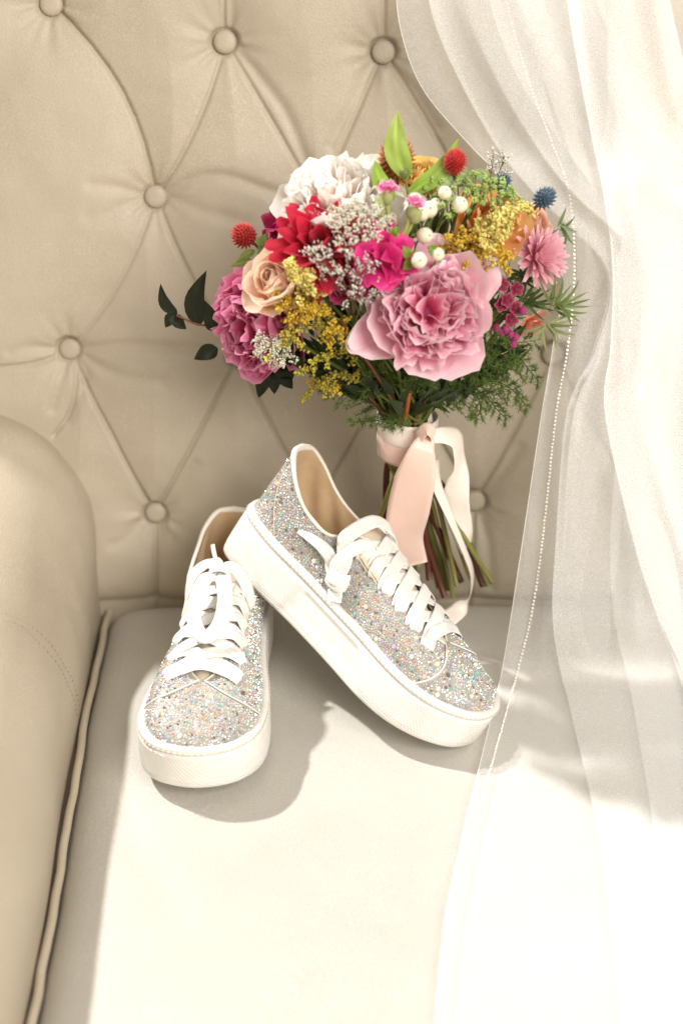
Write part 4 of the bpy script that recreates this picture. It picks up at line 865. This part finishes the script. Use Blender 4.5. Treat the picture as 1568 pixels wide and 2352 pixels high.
# ---------- goldenrod
YLIT = (0.90, 0.74, 0.22); YSHADE = (0.74, 0.50, 0.04)  # sunlit plumes coloured pale yellow, shaded plumes a deeper yellow
for pts, Ys, n, c in [([(1010, 600), (1030, 570), (1050, 552), (1100, 545)], (-.115, -.125, -.13, -.13), 240, YSHADE), ([(1060, 615), (1085, 590), (1110, 575), (1145, 565)], (-.115, -.125, -.13, -.125), 240, YSHADE), ([(1080, 620), (1115, 605), (1140, 600), (1165, 600)], (-.105, -.115, -.12, -.115), 200, YSHADE),
                      ([(1070, 560), (1110, 520), (1160, 490), (1222, 470)], (-.115, -.125, -.125, -.11), 330, YLIT), ([(1080, 560), (1120, 535), (1150, 510), (1180, 490)], (-.12, -.13, -.13, -.12), 260, YLIT), ([(1090, 580), (1130, 560), (1155, 545), (1170, 520)], (-.115, -.13, -.13, -.12), 220, YLIT),
                      ([(690, 690), (690, 650), (685, 620), (665, 595)], (-.145, -.16, -.165, -.16), 300, YLIT), ([(720, 690), (710, 660), (690, 635), (670, 645)], (-.15, -.165, -.17, -.168), 280, YLIT), ([(720, 700), (690, 695), (660, 690), (625, 700)], (-.14, -.15, -.15, -.14), 240, YSHADE), ([(760, 720), (720, 705), (690, 715), (660, 740)], (-.145, -.155, -.15, -.14), 240, YSHADE), ([(780, 735), (750, 720), (725, 715), (700, 735)], (-.14, -.15, -.15, -.145), 200, YSHADE),
                      ([(810, 770), (780, 760), (760, 762), (735, 785)], (-.13, -.14, -.145, -.14), 180, YSHADE), ([(830, 830), (790, 812), (740, 820), (690, 860)], (-.11, -.12, -.125, -.12), 210, (0.50, 0.42, 0.04)), ([(840, 880), (790, 862), (745, 870), (705, 905)], (-.10, -.11, -.115, -.11), 180, (0.46, 0.38, 0.04)), ([(760, 760), (700, 755), (660, 775), (630, 800)], (-.13, -.14, -.14, -.13), 240, (0.62, 0.50, 0.08)), ([(800, 860), (770, 895), (745, 885), (715, 890)], (-.09, -.10, -.105, -.10), 120, YSHADE)]:
    plume(pts, Ys, n, c)
# ---------- sea lavender (grey-white sprays)
def spray(pts, Ys, n, nm='sea_lavender_spray', col=(0.82, 0.79, 0.72)):
    c = catmull([at(x, y, Y) for (x, y), Y in zip(pts, Ys)], 24); st = [(c, np.linspace(0.0006, 0.0003, 24))]; C_, A_ = [], []
    T = norm(np.gradient(c, axis=0))
    for k in range(10):
        i = int(8 + k * 1.5); d = norm(T[i] + rg.normal(0, 0.75, 3) + np.array([0, -.2, .25])); L = rg.uniform(.006, .014); st.append((np.array([c[i] + d * L * t for t in (0, .33, .66, 1)]), 0.00025))
        for q in range(n // 10): t = rg.uniform(.35, 1.1); C_.append(c[i] + d * L * t + rg.normal(0, .0010, 3)); A_.append(d + rg.normal(0, .5, 3))
    C_ = np.array(C_); cols = jcol(col, len(C_), .16); blobs(nm, C_, rg.uniform(.6, 1.2, len(C_)) * .00085, cols, bq, np.array(A_), 2.2, stems=st, scol=(0.20, 0.14, 0.06)); STEMS.append(c[0])
for pts, Ys in (([(800, 720), (770, 650), (730, 600), (705, 578)], (-.13, -.165, -.175, -.17)), ([(805, 720), (790, 650), (765, 600), (745, 575)], (-.13, -.165, -.178, -.175)), ([(810, 720), (805, 660), (800, 610), (790, 565)], (-.13, -.165, -.178, -.175)), ([(810, 720), (815, 660), (820, 615), (810, 580)], (-.13, -.165, -.178, -.175)),
                ([(812, 720), (825, 650), (838, 620), (855, 600)], (-.13, -.168, -.18, -.18)), ([(815, 740), (830, 700), (845, 680), (860, 668)], (-.13, -.165, -.178, -.18)), ([(800, 720), (760, 660), (725, 640), (700, 640)], (-.13, -.16, -.165, -.165)), ([(830, 720), (830, 690), (815, 685), (800, 690)], (-.13, -.165, -.178, -.178)), ([(800, 720), (780, 640), (760, 620), (725, 595)], (-.13, -.165, -.18, -.178)),
                ([(1130, 450), (1140, 410), (1150, 385), (1158, 358)], (-.06, -.055, -.05, -.05)), ([(1125, 450), (1125, 410), (1130, 385), (1128, 370)], (-.06, -.055, -.05, -.05)), ([(840, 850), (815, 800), (800, 780), (790, 770)], (-.09, -.10, -.11, -.11))): spray(pts, Ys, 60)
# ---------- leaves
LT = (0.33, 0.47, 0.07); LD = (0.010, 0.015, 0.004); LM = (0.065, 0.10, 0.02)
leaf((932, 412), (914, 254), 0.0205, LT, -.105, -.085, -0.10, curl=0.06, fold=0.12, col2=(0.42, 0.56, 0.12), nu=14, label='tall bright green leaf at the crown')
leaf((935, 447), (1052, 318), 0.0150, (0.26, 0.42, 0.05), -.110, -.085, 0.10, curl=0.12, fold=0.18, nu=12, col2=LT); leaf((902, 462), (861, 368), 0.0145, (0.30, 0.45, 0.06), -.115, -.095, -0.08, curl=0.06, fold=0.15, nu=12)
tube('leaf_stem', loc(catmull([at(931, 405, -.106), at(935, 440, -.11), at(942, 480, -.11)], 8)), 0.0011, M['stemgreen'], bq, 6)
for a in [((455, 748), (474, 622), .0180, -0.12), ((488, 760), (470, 690), .013, 0.05), ((406, 722), (369, 652), .0105, -0.14), ((405, 722), (380, 752), .011, 0.1), ((402, 724), (428, 756), .011, 0.1), ((500, 800), (446, 825), .015, 0.05), ((620, 845), (594, 914), .015, 0.05), ((640, 850), (672, 893), .014, 0), ((628, 850), (630, 905), .013, 0), ((650, 830), (672, 870), .022, 0.1)]:
    leaf(a[0], a[1], a[2], LD, -.06, -.065, a[3], nrm=(0.1, -1, 0.2), curl=0.05)
tube('leaf_stem', loc(catmull([at(520, 745, -.05), at(460, 746, -.06), at(405, 724, -.062)], 10)), 0.0011, M['stembrown'], bq, 6)
for a in [((580, 600), (530, 612), .008), ((585, 575), (545, 600), .007), ((600, 565), (612, 535), .012), ((600, 600), (595, 560), .008)]: leaf(a[0], a[1], a[2], (0.22, 0.28, 0.07), -.085, -.09, 0.05)
leaf((1010, 400), (1040, 425), 0.016, (0.45, 0.55, 0.25), -.10, -.105, 0.1); leaf((1075, 405), (1030, 395), 0.012, (0.35, 0.45, 0.2), -.09, -.09, 0.1); leaf((1120, 420), (1070, 398), 0.011, (0.35, 0.44, 0.22), -.085, -.085, 0.15)
# narrow tarragon-like leaves on the right
def narrow(cx, cy, Y, n, L, col, nm='narrow_leaf', spread=3.14, dirx=0.3):
    for k in range(n):
        a = -1.2 + dirx + spread * (k + rg.uniform(-.3, .3)) / n; px = cx + L * math.cos(a) * rg.uniform(.7, 1.1); py = cy - L * math.sin(a) * rg.uniform(.6, 1.0)
        leaf((cx + rg.uniform(-8, 8), cy + rg.uniform(-10, 10)), (px, py), 0.0026, np.asarray(col) * rg.uniform(.7, 1.2), Y, Y + rg.uniform(-.015, .012), rg.uniform(-.12, .12), nm, nu=6, fold=.3)
narrow(1268, 700, -.09, 14, 85, (0.17, 0.23, 0.07)); narrow(1255, 745, -.09, 12, 70, (0.34, 0.39, 0.17), spread=3.6, dirx=-1.6); narrow(1200, 690, -.085, 12, 75, (0.07, 0.12, 0.025)); narrow(1150, 720, -.09, 10, 60, (0.05, 0.09, 0.02)); narrow(1285, 520, -.06, 7, 55, (0.16, 0.24, 0.10), spread=4.5, dirx=-1.5)
narrow(1195, 640, -.08, 8, 50, (0.06, 0.11, 0.03), spread=5)
# wax flowers
for i, (x, y, Y) in enumerate(((1152, 655, -.105), (1163, 690, -.11), (1183, 708, -.11), (1150, 700, -.11), (1185, 665, -.10), (1140, 640, -.10), (1172, 735, -.11))):
    f = flower('wax_flower', at(x, y, Y), (0.3, -0.9, 0.3), 0.0022, (0.25, 0.02, 0.05), 0.0010, None, i)
    if i == 0: wv = [petal_mesh('petal', 0.0062, 0.0030, 80, 60, 0.3, 0.03, 0.03, (0.20, 0.0, 0.03), (0.42, 0.03, 0.10), 600 + k, nu=5, nv=5, edge=(0.6, 0.2, 0.3)) for k in range(2)]
    add_petals(f, wv, 5, 0, 0, 0.0012, 0, 0.05, 0.08, 5)
for i, (x, y) in enumerate(((1200, 713), (1160, 758), (1172, 768), (1150, 765), (1183, 775), (1178, 790), (1140, 755))): ball('wax_bud', 0.0034, M['leaf'], bq, loc(at(x, y, -.115)), 8, 6, (1, 1, 1.2), (0.42, 0.04, 0.18))
# ---------- feathery asparagus fern
def fern(pts, Ys, nb=22, bl=0.030, dens=15, col=(0.10, 0.16, 0.025), nm='fern_frond', nl=0.0058):
    c = catmull([at(x, y, Y) for (x, y), Y in zip(pts, Ys)], 40); T = norm(np.gradient(c, axis=0)); V, F, cc = [], [], []
    v, f = tubeVF(c, np.linspace(.0008, .0003, 40), 5); V += v.tolist(); F += f; cc += [np.asarray(col) * .7] * len(v)
    for k in range(nb):
        i = int(5 + k * 34 / nb); sd = 1 if k % 2 else -1; side = norm(np.cross(T[i], np.array([0.0, -1, 0.2]))) * sd; d = norm(side + T[i] * .8 + rg.normal(0, .25, 3)); L = bl * (1.15 - .8 * k / nb) * rg.uniform(.6, 1.15)
        br = np.array([c[i] + d * L * t + np.array([0, 0, -L * .25 * t * t]) for t in np.linspace(0, 1, 7)]); v, f = tubeVF(br, .00028, 4, off=len(V)); V += v.tolist(); F += f; cc += [np.asarray(col) * .8] * len(v)
        for q in range(dens):
            t = rg.uniform(.1, 1.02); b_ = c[i] + d * L * t + np.array([0, 0, -L * .25 * t * t])
            for j in range(3):
                e = norm(d * .6 + rg.normal(0, .75, 3)); s_ = norm(np.cross(e, rg.normal(0, 1, 3))) * .00030; i0 = len(V); tip = b_ + e * nl * rg.uniform(.5, 1.1)
                V += [(b_ + s_).tolist(), (b_ - s_).tolist(), (tip - s_ * .4).tolist(), (tip + s_ * .4).tolist()]; F.append([i0, i0 + 1, i0 + 2, i0 + 3]); cc += [np.clip(np.asarray(col) * rg.uniform(.6, 1.9), 0, 1)] * 4
    o = mesh(nm, loc(V), F, M['leaf'], bq, cols=cc); return o
for pts, Ys, nb, bl in [([(950, 940), (1010, 870), (1080, 815), (1160, 760)], (-.06, -.09, -.11, -.12), 30, .030), ([(950, 940), (1030, 880), (1110, 840), (1190, 820)], (-.06, -.09, -.11, -.11), 28, .028), ([(960, 940), (1040, 900), (1120, 880), (1195, 900)], (-.06, -.085, -.10, -.10), 24, .024), ([(960, 930), (1060, 860), (1140, 800), (1240, 780)], (-.06, -.085, -.09, -.08), 28, .026),
                          ([(1080, 870), (1150, 880), (1190, 910), (1212, 945)], (-.09, -.10, -.10, -.10), 12, .013), ([(1090, 890), (1120, 915), (1140, 940), (1165, 965)], (-.09, -.095, -.095, -.095), 12, .014), ([(1080, 890), (1100, 920), (1100, 950), (1085, 965)], (-.09, -.10, -.10, -.10), 10, .012), ([(1150, 790), (1190, 820), (1215, 850), (1240, 880)], (-.09, -.09, -.09, -.09), 12, .013),
                          ([(940, 940), (980, 870), (1010, 830), (1040, 790)], (-.06, -.09, -.115, -.125), 28, .026), ([(900, 950), (870, 900), (850, 870), (820, 850)], (-.06, -.08, -.09, -.09), 22, .022), ([(920, 950), (920, 900), (905, 870), (900, 840)], (-.06, -.085, -.10, -.10), 22, .022), ([(930, 945), (890, 960), (850, 968), (795, 970)], (-.065, -.085, -.085, -.08), 14, .010), ([(935, 940), (920, 955), (905, 968), (890, 985)], (-.07, -.09, -.092, -.09), 12, .012),
                          ([(900, 950), (840, 910), (780, 890), (720, 880)], (-.06, -.08, -.09, -.08), 24, .024), ([(920, 945), (880, 890), (860, 850), (850, 810)], (-.06, -.09, -.11, -.11), 26, .024), ([(940, 940), (950, 890), (960, 870), (975, 850)], (-.065, -.10, -.115, -.12), 22, .022), ([(960, 935), (1060, 880), (1130, 850), (1200, 850)], (-.06, -.09, -.10, -.10), 28, .030), ([(970, 930), (1000, 900), (1010, 870), (1020, 850)], (-.06, -.09, -.10, -.11), 20, .022), ([(960, 930), (1080, 840), (1160, 720), (1200, 640)], (-.04, -.06, -.07, -.07), 26, .03)]: fern(pts, Ys, nb, bl)
# ---------- inner foliage that fills the head
for k in range(300):
    u = rg.normal(0, 1, 3); u /= np.linalg.norm(u); u[1] = -abs(u[1]) * 0.9 + 0.15
    P = BC + u * np.array([.128, .085, .100]) * rg.uniform(.35, .90) + np.array([0, .01, -.012]); d = norm(P - BIND + rg.normal(0, .05, 3)); L = rg.uniform(.022, .042)
    leaf(tuple(P - d * L * .5), tuple(P + d * L * .5), L * rg.uniform(.22, .42), np.array(LM if k % 3 else (0.06, 0.10, 0.02)) * rg.uniform(.4, 1.1), 0, 0, rg.uniform(-.1, .1), nu=6, nrm=tuple(norm(u + rg.normal(0, .4, 3))))
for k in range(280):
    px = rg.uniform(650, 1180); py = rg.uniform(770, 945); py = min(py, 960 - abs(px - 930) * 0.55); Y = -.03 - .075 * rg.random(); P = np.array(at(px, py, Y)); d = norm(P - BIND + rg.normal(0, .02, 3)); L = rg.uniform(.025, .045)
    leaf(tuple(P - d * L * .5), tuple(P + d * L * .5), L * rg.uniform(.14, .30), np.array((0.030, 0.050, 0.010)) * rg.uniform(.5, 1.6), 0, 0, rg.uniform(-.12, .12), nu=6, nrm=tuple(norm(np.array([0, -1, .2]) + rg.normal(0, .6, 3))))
# ---------- stems from the heads to the binding, and the cut stems below it
def stem_mat(k): return M['stembrown'] if k % 5 == 4 else M['stemgreen']
for k, P in enumerate(STEMS):
    P = np.asarray(P); a = k * 2.39996; q = BIND + np.array([math.cos(a) * .018, math.sin(a) * .015, .018]); mid = (P + q) / 2 + (q - P) * 0.12 + np.array([(q[0] - P[0]) * .12, 0, -.006])
    tube('stem', loc(catmull([P, mid, q], 10)), 0.0013 + .0006 * rg.random(), stem_mat(k), bq, 6)
tube('stem', loc(catmull([at(945, 860, -.10), at(938, 910, -.095), at(930, 960, -.075)], 10)), 0.0024, mat('russet_stem', (0.42, 0.10, 0.02), 0.5), bq, 8)
ends = [(872, 1190), (886, 1230), (905, 1240), (930, 1260), (960, 1300), (985, 1330), (1005, 1350), (1030, 1352), (1048, 1345), (1058, 1335), (1080, 1330), (1118, 1342), (1130, 1338), (1108, 1345), (1000, 1320), (950, 1330), (920, 1300), (1020, 1370), (1040, 1372)]
for k, (x, y) in enumerate(ends):
    a = k * 2.39996; q = BIND + np.array([math.cos(a) * .017, math.sin(a) * .014, .02]); e = np.array(at(x, y, -.045 + .035 * (k % 4) / 3)); e[2] = max(e[2], 0.004)
    m_ = q * .55 + e * .45 + np.array([-.003, 0, 0]); rr = (.0026, .0034, .0021, .0040)[k % 4]
    tube('cut_stem', loc(catmull([q, BIND + np.array([math.cos(a) * .016, math.sin(a) * .013, -.025]), m_, e], 14)), np.linspace(rr * .9, rr, 14), mat('cut_stem_%d' % k, [(0.20, 0.19, 0.04), (0.10, 0.025, 0.012), (0.28, 0.26, 0.07), (0.14, 0.15, 0.03)][k % 4], 0.45), bq, 9)
# ---------- blush ribbon: wrap, knot and tails
wr, wn = [], []
AX = norm(np.array(at(938, 945, -.055)) - np.array(at(928, 1062, -.055)))
def wrap(nm, o0, h, rad, m, flare=0.0):
    V = []; u = norm(np.cross(AX, [0, 1, 0])); v = np.cross(AX, u)
    for i, t in enumerate(np.linspace(-.5, .5, 9)):
        for k in range(40):
            a = 2 * math.pi * k / 40; r_ = rad * (1 + flare * t + 0.02 * math.sin(3 * a + t * 5) - 0.10 * (2 * abs(t)) ** 6 * .4); V.append(BIND + AX * (o0 + h * t + .0012 * math.sin(2 * a + 1)) + (u * math.cos(a) * r_ + v * math.sin(a) * r_ * .82))
    o = mesh(nm, loc(V), gridF(9, 40, closed_v=True), m, bq); o.modifiers.new('thickness', 'SOLIDIFY').thickness = 0.0012
wrap('ribbon_wrap', -.0095, .026, .0262, M['satin'], .03); wrap('ribbon_wrap', .0085, .024, .0275, M['satin_pale'], .10)
def rib(nm, px, nr, wd, m, n=40): return ribbon(nm, loc([at(x, y, Y) for x, y, Y in px]), nr, wd, m, bq, 0.0009, n, 9, 0.0)
FN = (0, -1, .25)
rib('ribbon_tail', [(982, 1002, -.088), (968, 1040, -.098), (953, 1100, -.096), (938, 1170, -.090), (928, 1240, -.082), (940, 1300, -.072)], [(0.1, -1, .5), (0.15, -1, .3), (-.15, -1, .2), (-.05, -1, .1), (.25, -1, 0), (.1, -1, 0)], [.014, .026, .0385, .0400, .038, .036], M['satin'])
rib('ribbon_tail', [(990, 1003, -.085), (1020, 1000, -.078), (1048, 1012, -.070), (1054, 1060, -.062), (1050, 1110, -.058), (1046, 1160, -.054), (1062, 1225, -.05), (1070, 1260, -.045)], [(0, -1, .4), (0, -.8, .7), (.6, -.6, .5), (.9, -.45, 0), (.3, -1, 0), (-.2, -1, 0), (.4, -1, 0), (.8, -.6, 0)], [.012, .017, .022, .026, .024, .027, .022, .018], M['satin_pale'])
rib('ribbon_tail', [(992, 1060, -.060), (1005, 1120, -.064), (1038, 1200, -.062), (1068, 1270, -.056), (1084, 1320, -.050), (1078, 1370, -.052), (1052, 1402, -.060), (1022, 1425, -.068)], [(.5, -.8, 0), (.8, -.6, .1), (.9, -.4, .2), (.9, -.4, .2), (.9, -.3, 0), (.8, -.3, -.5), (.3, -.4, .9), (0, -.5, .9)], [.016, .014, .012, .010, .011, .013, .017, .02], M['satin_pale'])
rib('ribbon_knot', [(972, 1028, -.080), (962, 1005, -.090), (978, 985, -.094), (994, 995, -.092), (992, 1020, -.082)], [(-1, -.5, 0), (-.8, -.7, .2), (0, -.6, .8), (.8, -.6, .2), (.9, -.3, -.3)], [.009, .012, .013, .012, .008], M['satin'], 24)
# ================================================================== VEIL
def tulle_mat(name, cover):
    m = bpy.data.materials.new(name); m.use_nodes = True; nt = m.node_tree; nt.nodes.remove(nt.nodes['Principled BSDF'])
    d = N(m, 'ShaderNodeBsdfDiffuse'); d.inputs[0].default_value = (0.97, 0.97, 0.965, 1); t = N(m, 'ShaderNodeBsdfTranslucent'); t.inputs[0].default_value = (0.97, 0.97, 0.965, 1)
    a = N(m, 'ShaderNodeMixShader'); a.inputs[0].default_value = 0.30; LK(m, d.outputs[0], a.inputs[1]); LK(m, t.outputs[0], a.inputs[2])
    tr = N(m, 'ShaderNodeBsdfTransparent'); mx = N(m, 'ShaderNodeMixShader')
    tc = N(m, 'ShaderNodeTexCoord'); vo = N(m, 'ShaderNodeTexVoronoi', feature='DISTANCE_TO_EDGE'); vo.inputs['Scale'].default_value = 620; LK(m, tc.outputs['Object'], vo.inputs['Vector'])
    net = N(m, 'ShaderNodeMapRange'); net.inputs[1].default_value = 0.0; net.inputs[2].default_value = 0.45; net.inputs[3].default_value = min(1.0, cover * 1.55); net.inputs[4].default_value = cover * 0.55
    LK(m, vo.outputs['Distance'], net.inputs[0]); LK(m, net.outputs[0], mx.inputs[0]); LK(m, tr.outputs[0], mx.inputs[1]); LK(m, a.outputs[0], mx.inputs[2])
    LK(m, mx.outputs[0], nt.nodes['Material Output'].inputs['Surface']); return m
M['hem'] = mat('white_hem', (0.92, 0.91, 0.88), 0.6)
M['pearl'] = mat('pearl_bead', (0.92, 0.88, 0.80), 0.16, **{'Coat Weight': 0.7})
V0 = atz(1300, 1600, 0.0)
veil = empty('veil', V0); tag(veil, 'sheer white tulle veil with beaded edge draped over the sofa back and seat', 'veil')
def vloc(P): return np.asarray(P, float) - np.array(V0)
ROWS = [-90, 60, 200, 330, 450, 620, 800, 950, 1250, 1420, 1560, 1720, 1900, 2100, 2300, 2480]
def layer(nm, cols, Yoff, cover, seed, rows=ROWS, amp=0.006, freq=7.0, hem=True, gz=0.004, nv=150, nu=110, last=None, beads=None, top_y=None):
    rgv = np.random.default_rng(seed); rows = rows[:last] if last else rows
    YT = {-90: .085, 60: .07, 200: .055, 330: .035, 450: .0, 620: -.03, 800: -.05, 950: -.06, 1250: -.095, 1420: -.125, 1560: None}
    grid = []
    for ci, xs_ in enumerate(cols):
        pts = []
        for r_, x in zip(rows, xs_):
            Y = YT.get(r_, None)
            if Y is None:
                p = np.array(atz(x, r_, gz))
            else:
                p = np.array(at(x, r_, Y + Yoff + 0.01 * math.sin(ci * 1.9 + r_ * .004)))
                if p[2] < gz + .004: p = np.array(atz(x, r_, gz + .004))
            pts.append(p)
        grid.append(catmull(pts, nv))
    G = np.array(grid); P = np.array([catmull(G[:, i], nu) for i in range(nv)])          # nv x nu x 3
    u = np.linspace(0, 1, nu)[None, :]; v = np.linspace(0, 1, nv)[:, None]
    ph = rgv.uniform(0, 6.28, 6); onseat = smooth(0.06, 0.0, P[..., 2])
    wv = np.sin(2 * math.pi * (freq * u + .35 * np.sin(4 * v + ph[0])) + ph[1]) + (.35 + .25 * np.sin(6 * v + ph[5])) * np.sin(2 * math.pi * (freq * 1.9 * u + .5 * np.sin(3 * v + ph[2])) + ph[3])
    env = smooth(0, .06, u) * np.ones_like(v)
    P[..., 1] -= amp * wv * env * (1 - onseat) ; P[..., 0] += amp * .7 * np.cos(2 * math.pi * (freq * u + .35 * np.sin(4 * v + ph[0])) + ph[1]) * env * (1 - onseat)
    P[..., 2] += onseat * amp * .12 * np.maximum(0, wv * .5 + .3) * env
    P[..., 2] = np.maximum(P[..., 2], gz - .001)
    # keep the cloth in front of the tufted back
    lim = BACK_0 + BACK_S * P[..., 2] - 0.022
    P[..., 1] = np.minimum(P[..., 1], np.where(P[..., 2] > 0.02, lim, P[..., 1]))
    o = mesh(nm, vloc(P), gridF(nv, nu), tulle_mat('tulle_%d' % seed, cover), veil)
    if hem: tube('hem', vloc(P[:, 0]), 0.00028, M['hem'], o, 5)
    if beads is not None:
        c = P[:, int(beads * (nu - 1))]; dd = np.concatenate([[0], np.cumsum(np.linalg.norm(np.diff(c, axis=0), axis=1))]); V_, F_ = [], []
        uvs = [(0, 0, -1)] + [(math.sin(math.pi * i / 5) * math.cos(2 * math.pi * k / 7), math.sin(math.pi * i / 5) * math.sin(2 * math.pi * k / 7), -math.cos(math.pi * i / 5)) for i in range(1, 5) for k in range(7)] + [(0, 0, 1)]
        fs = [[0, 1 + (k + 1) % 7, 1 + k] for k in range(7)] + [[1 + i * 7 + k, 1 + i * 7 + (k + 1) % 7, 8 + i * 7 + (k + 1) % 7, 8 + i * 7 + k] for i in range(3) for k in range(7)] + [[22 + k, 22 + (k + 1) % 7, 29] for k in range(7)]
        for d0 in np.arange(0.002, dd[-1], 0.0036):
            q = np.array([np.interp(d0, dd, c[:, k]) for k in range(3)]) + rgv.normal(0, .00015, 3) + np.array([0, -.0006, .0007]); i0 = len(V_); rr = .00115 * rgv.uniform(.85, 1.2)
            V_ += [(q + np.array(a) * rr).tolist() for a in uvs]; F_ += [[i0 + k for k in f] for f in fs]
        tag(mesh('bead_trim', vloc(V_), F_, M['pearl'], veil), kind='stuff')
    return P
#        rows:  -90   60  200  330  450  620  800  950 1250 1420 1560 1720 1900 2100 2300 2480
e0 =           [905, 918, 968, 1075, 1190, 1288, 1268, 1243, 1198, 1172, 1148, 1110, 1066, 1024, 1003, 990]
e1 =           [1148, 1178, 1215, 1262, 1300, 1310, 1295, 1268, 1236, 1212, 1185, 1140, 1092, 1048, 1026, 1012]
def right_of(e, *offs): return [[x + o * (0.6 + 0.4 * i / len(e)) if not isinstance(o, (list, tuple)) else x + o[0] for i, x in enumerate(e)] for o in offs]
layer('tulle_layer', [e0, e1] + right_of(e1, 90, 190, 310, 450, 620, 800), 0.0, 0.25, 1, amp=.0055, freq=2.7, beads=1 / 7.0)
e2 = [965, 1000, 1062, 1135, 1225, 1388, 1362, 1300, 1275, 1268, 1290, 1330, 1370, 1400, 1420, 1430]
layer('tulle_layer', [e2] + right_of(e2, 80, 170, 290, 430, 600), -0.012, 0.30, 2, hem=False, amp=.0055, freq=2.2, gz=.008)
e3 = [1290, 1310, 1335, 1360, 1385, 1405, 1400, 1388, 1455, 1510, 1560, 1590, 1600, 1600, 1590, 1580]
layer('tulle_layer', [e3] + right_of(e3, 70, 160, 270, 400), -0.026, 0.42, 3, hem=False, amp=.0055, freq=2.0, gz=.012)
e4 = [1100, 1140, 1200, 1290, 1370, 1440, 1430, 1420, 1400, 1410, 1440, 1470, 1500, 1530, 1560, 1580]
layer('tulle_layer', [e4] + right_of(e4, 80, 180, 300, 440), 0.012, 0.38, 4, hem=False, amp=.0055, freq=2.1, gz=.007)
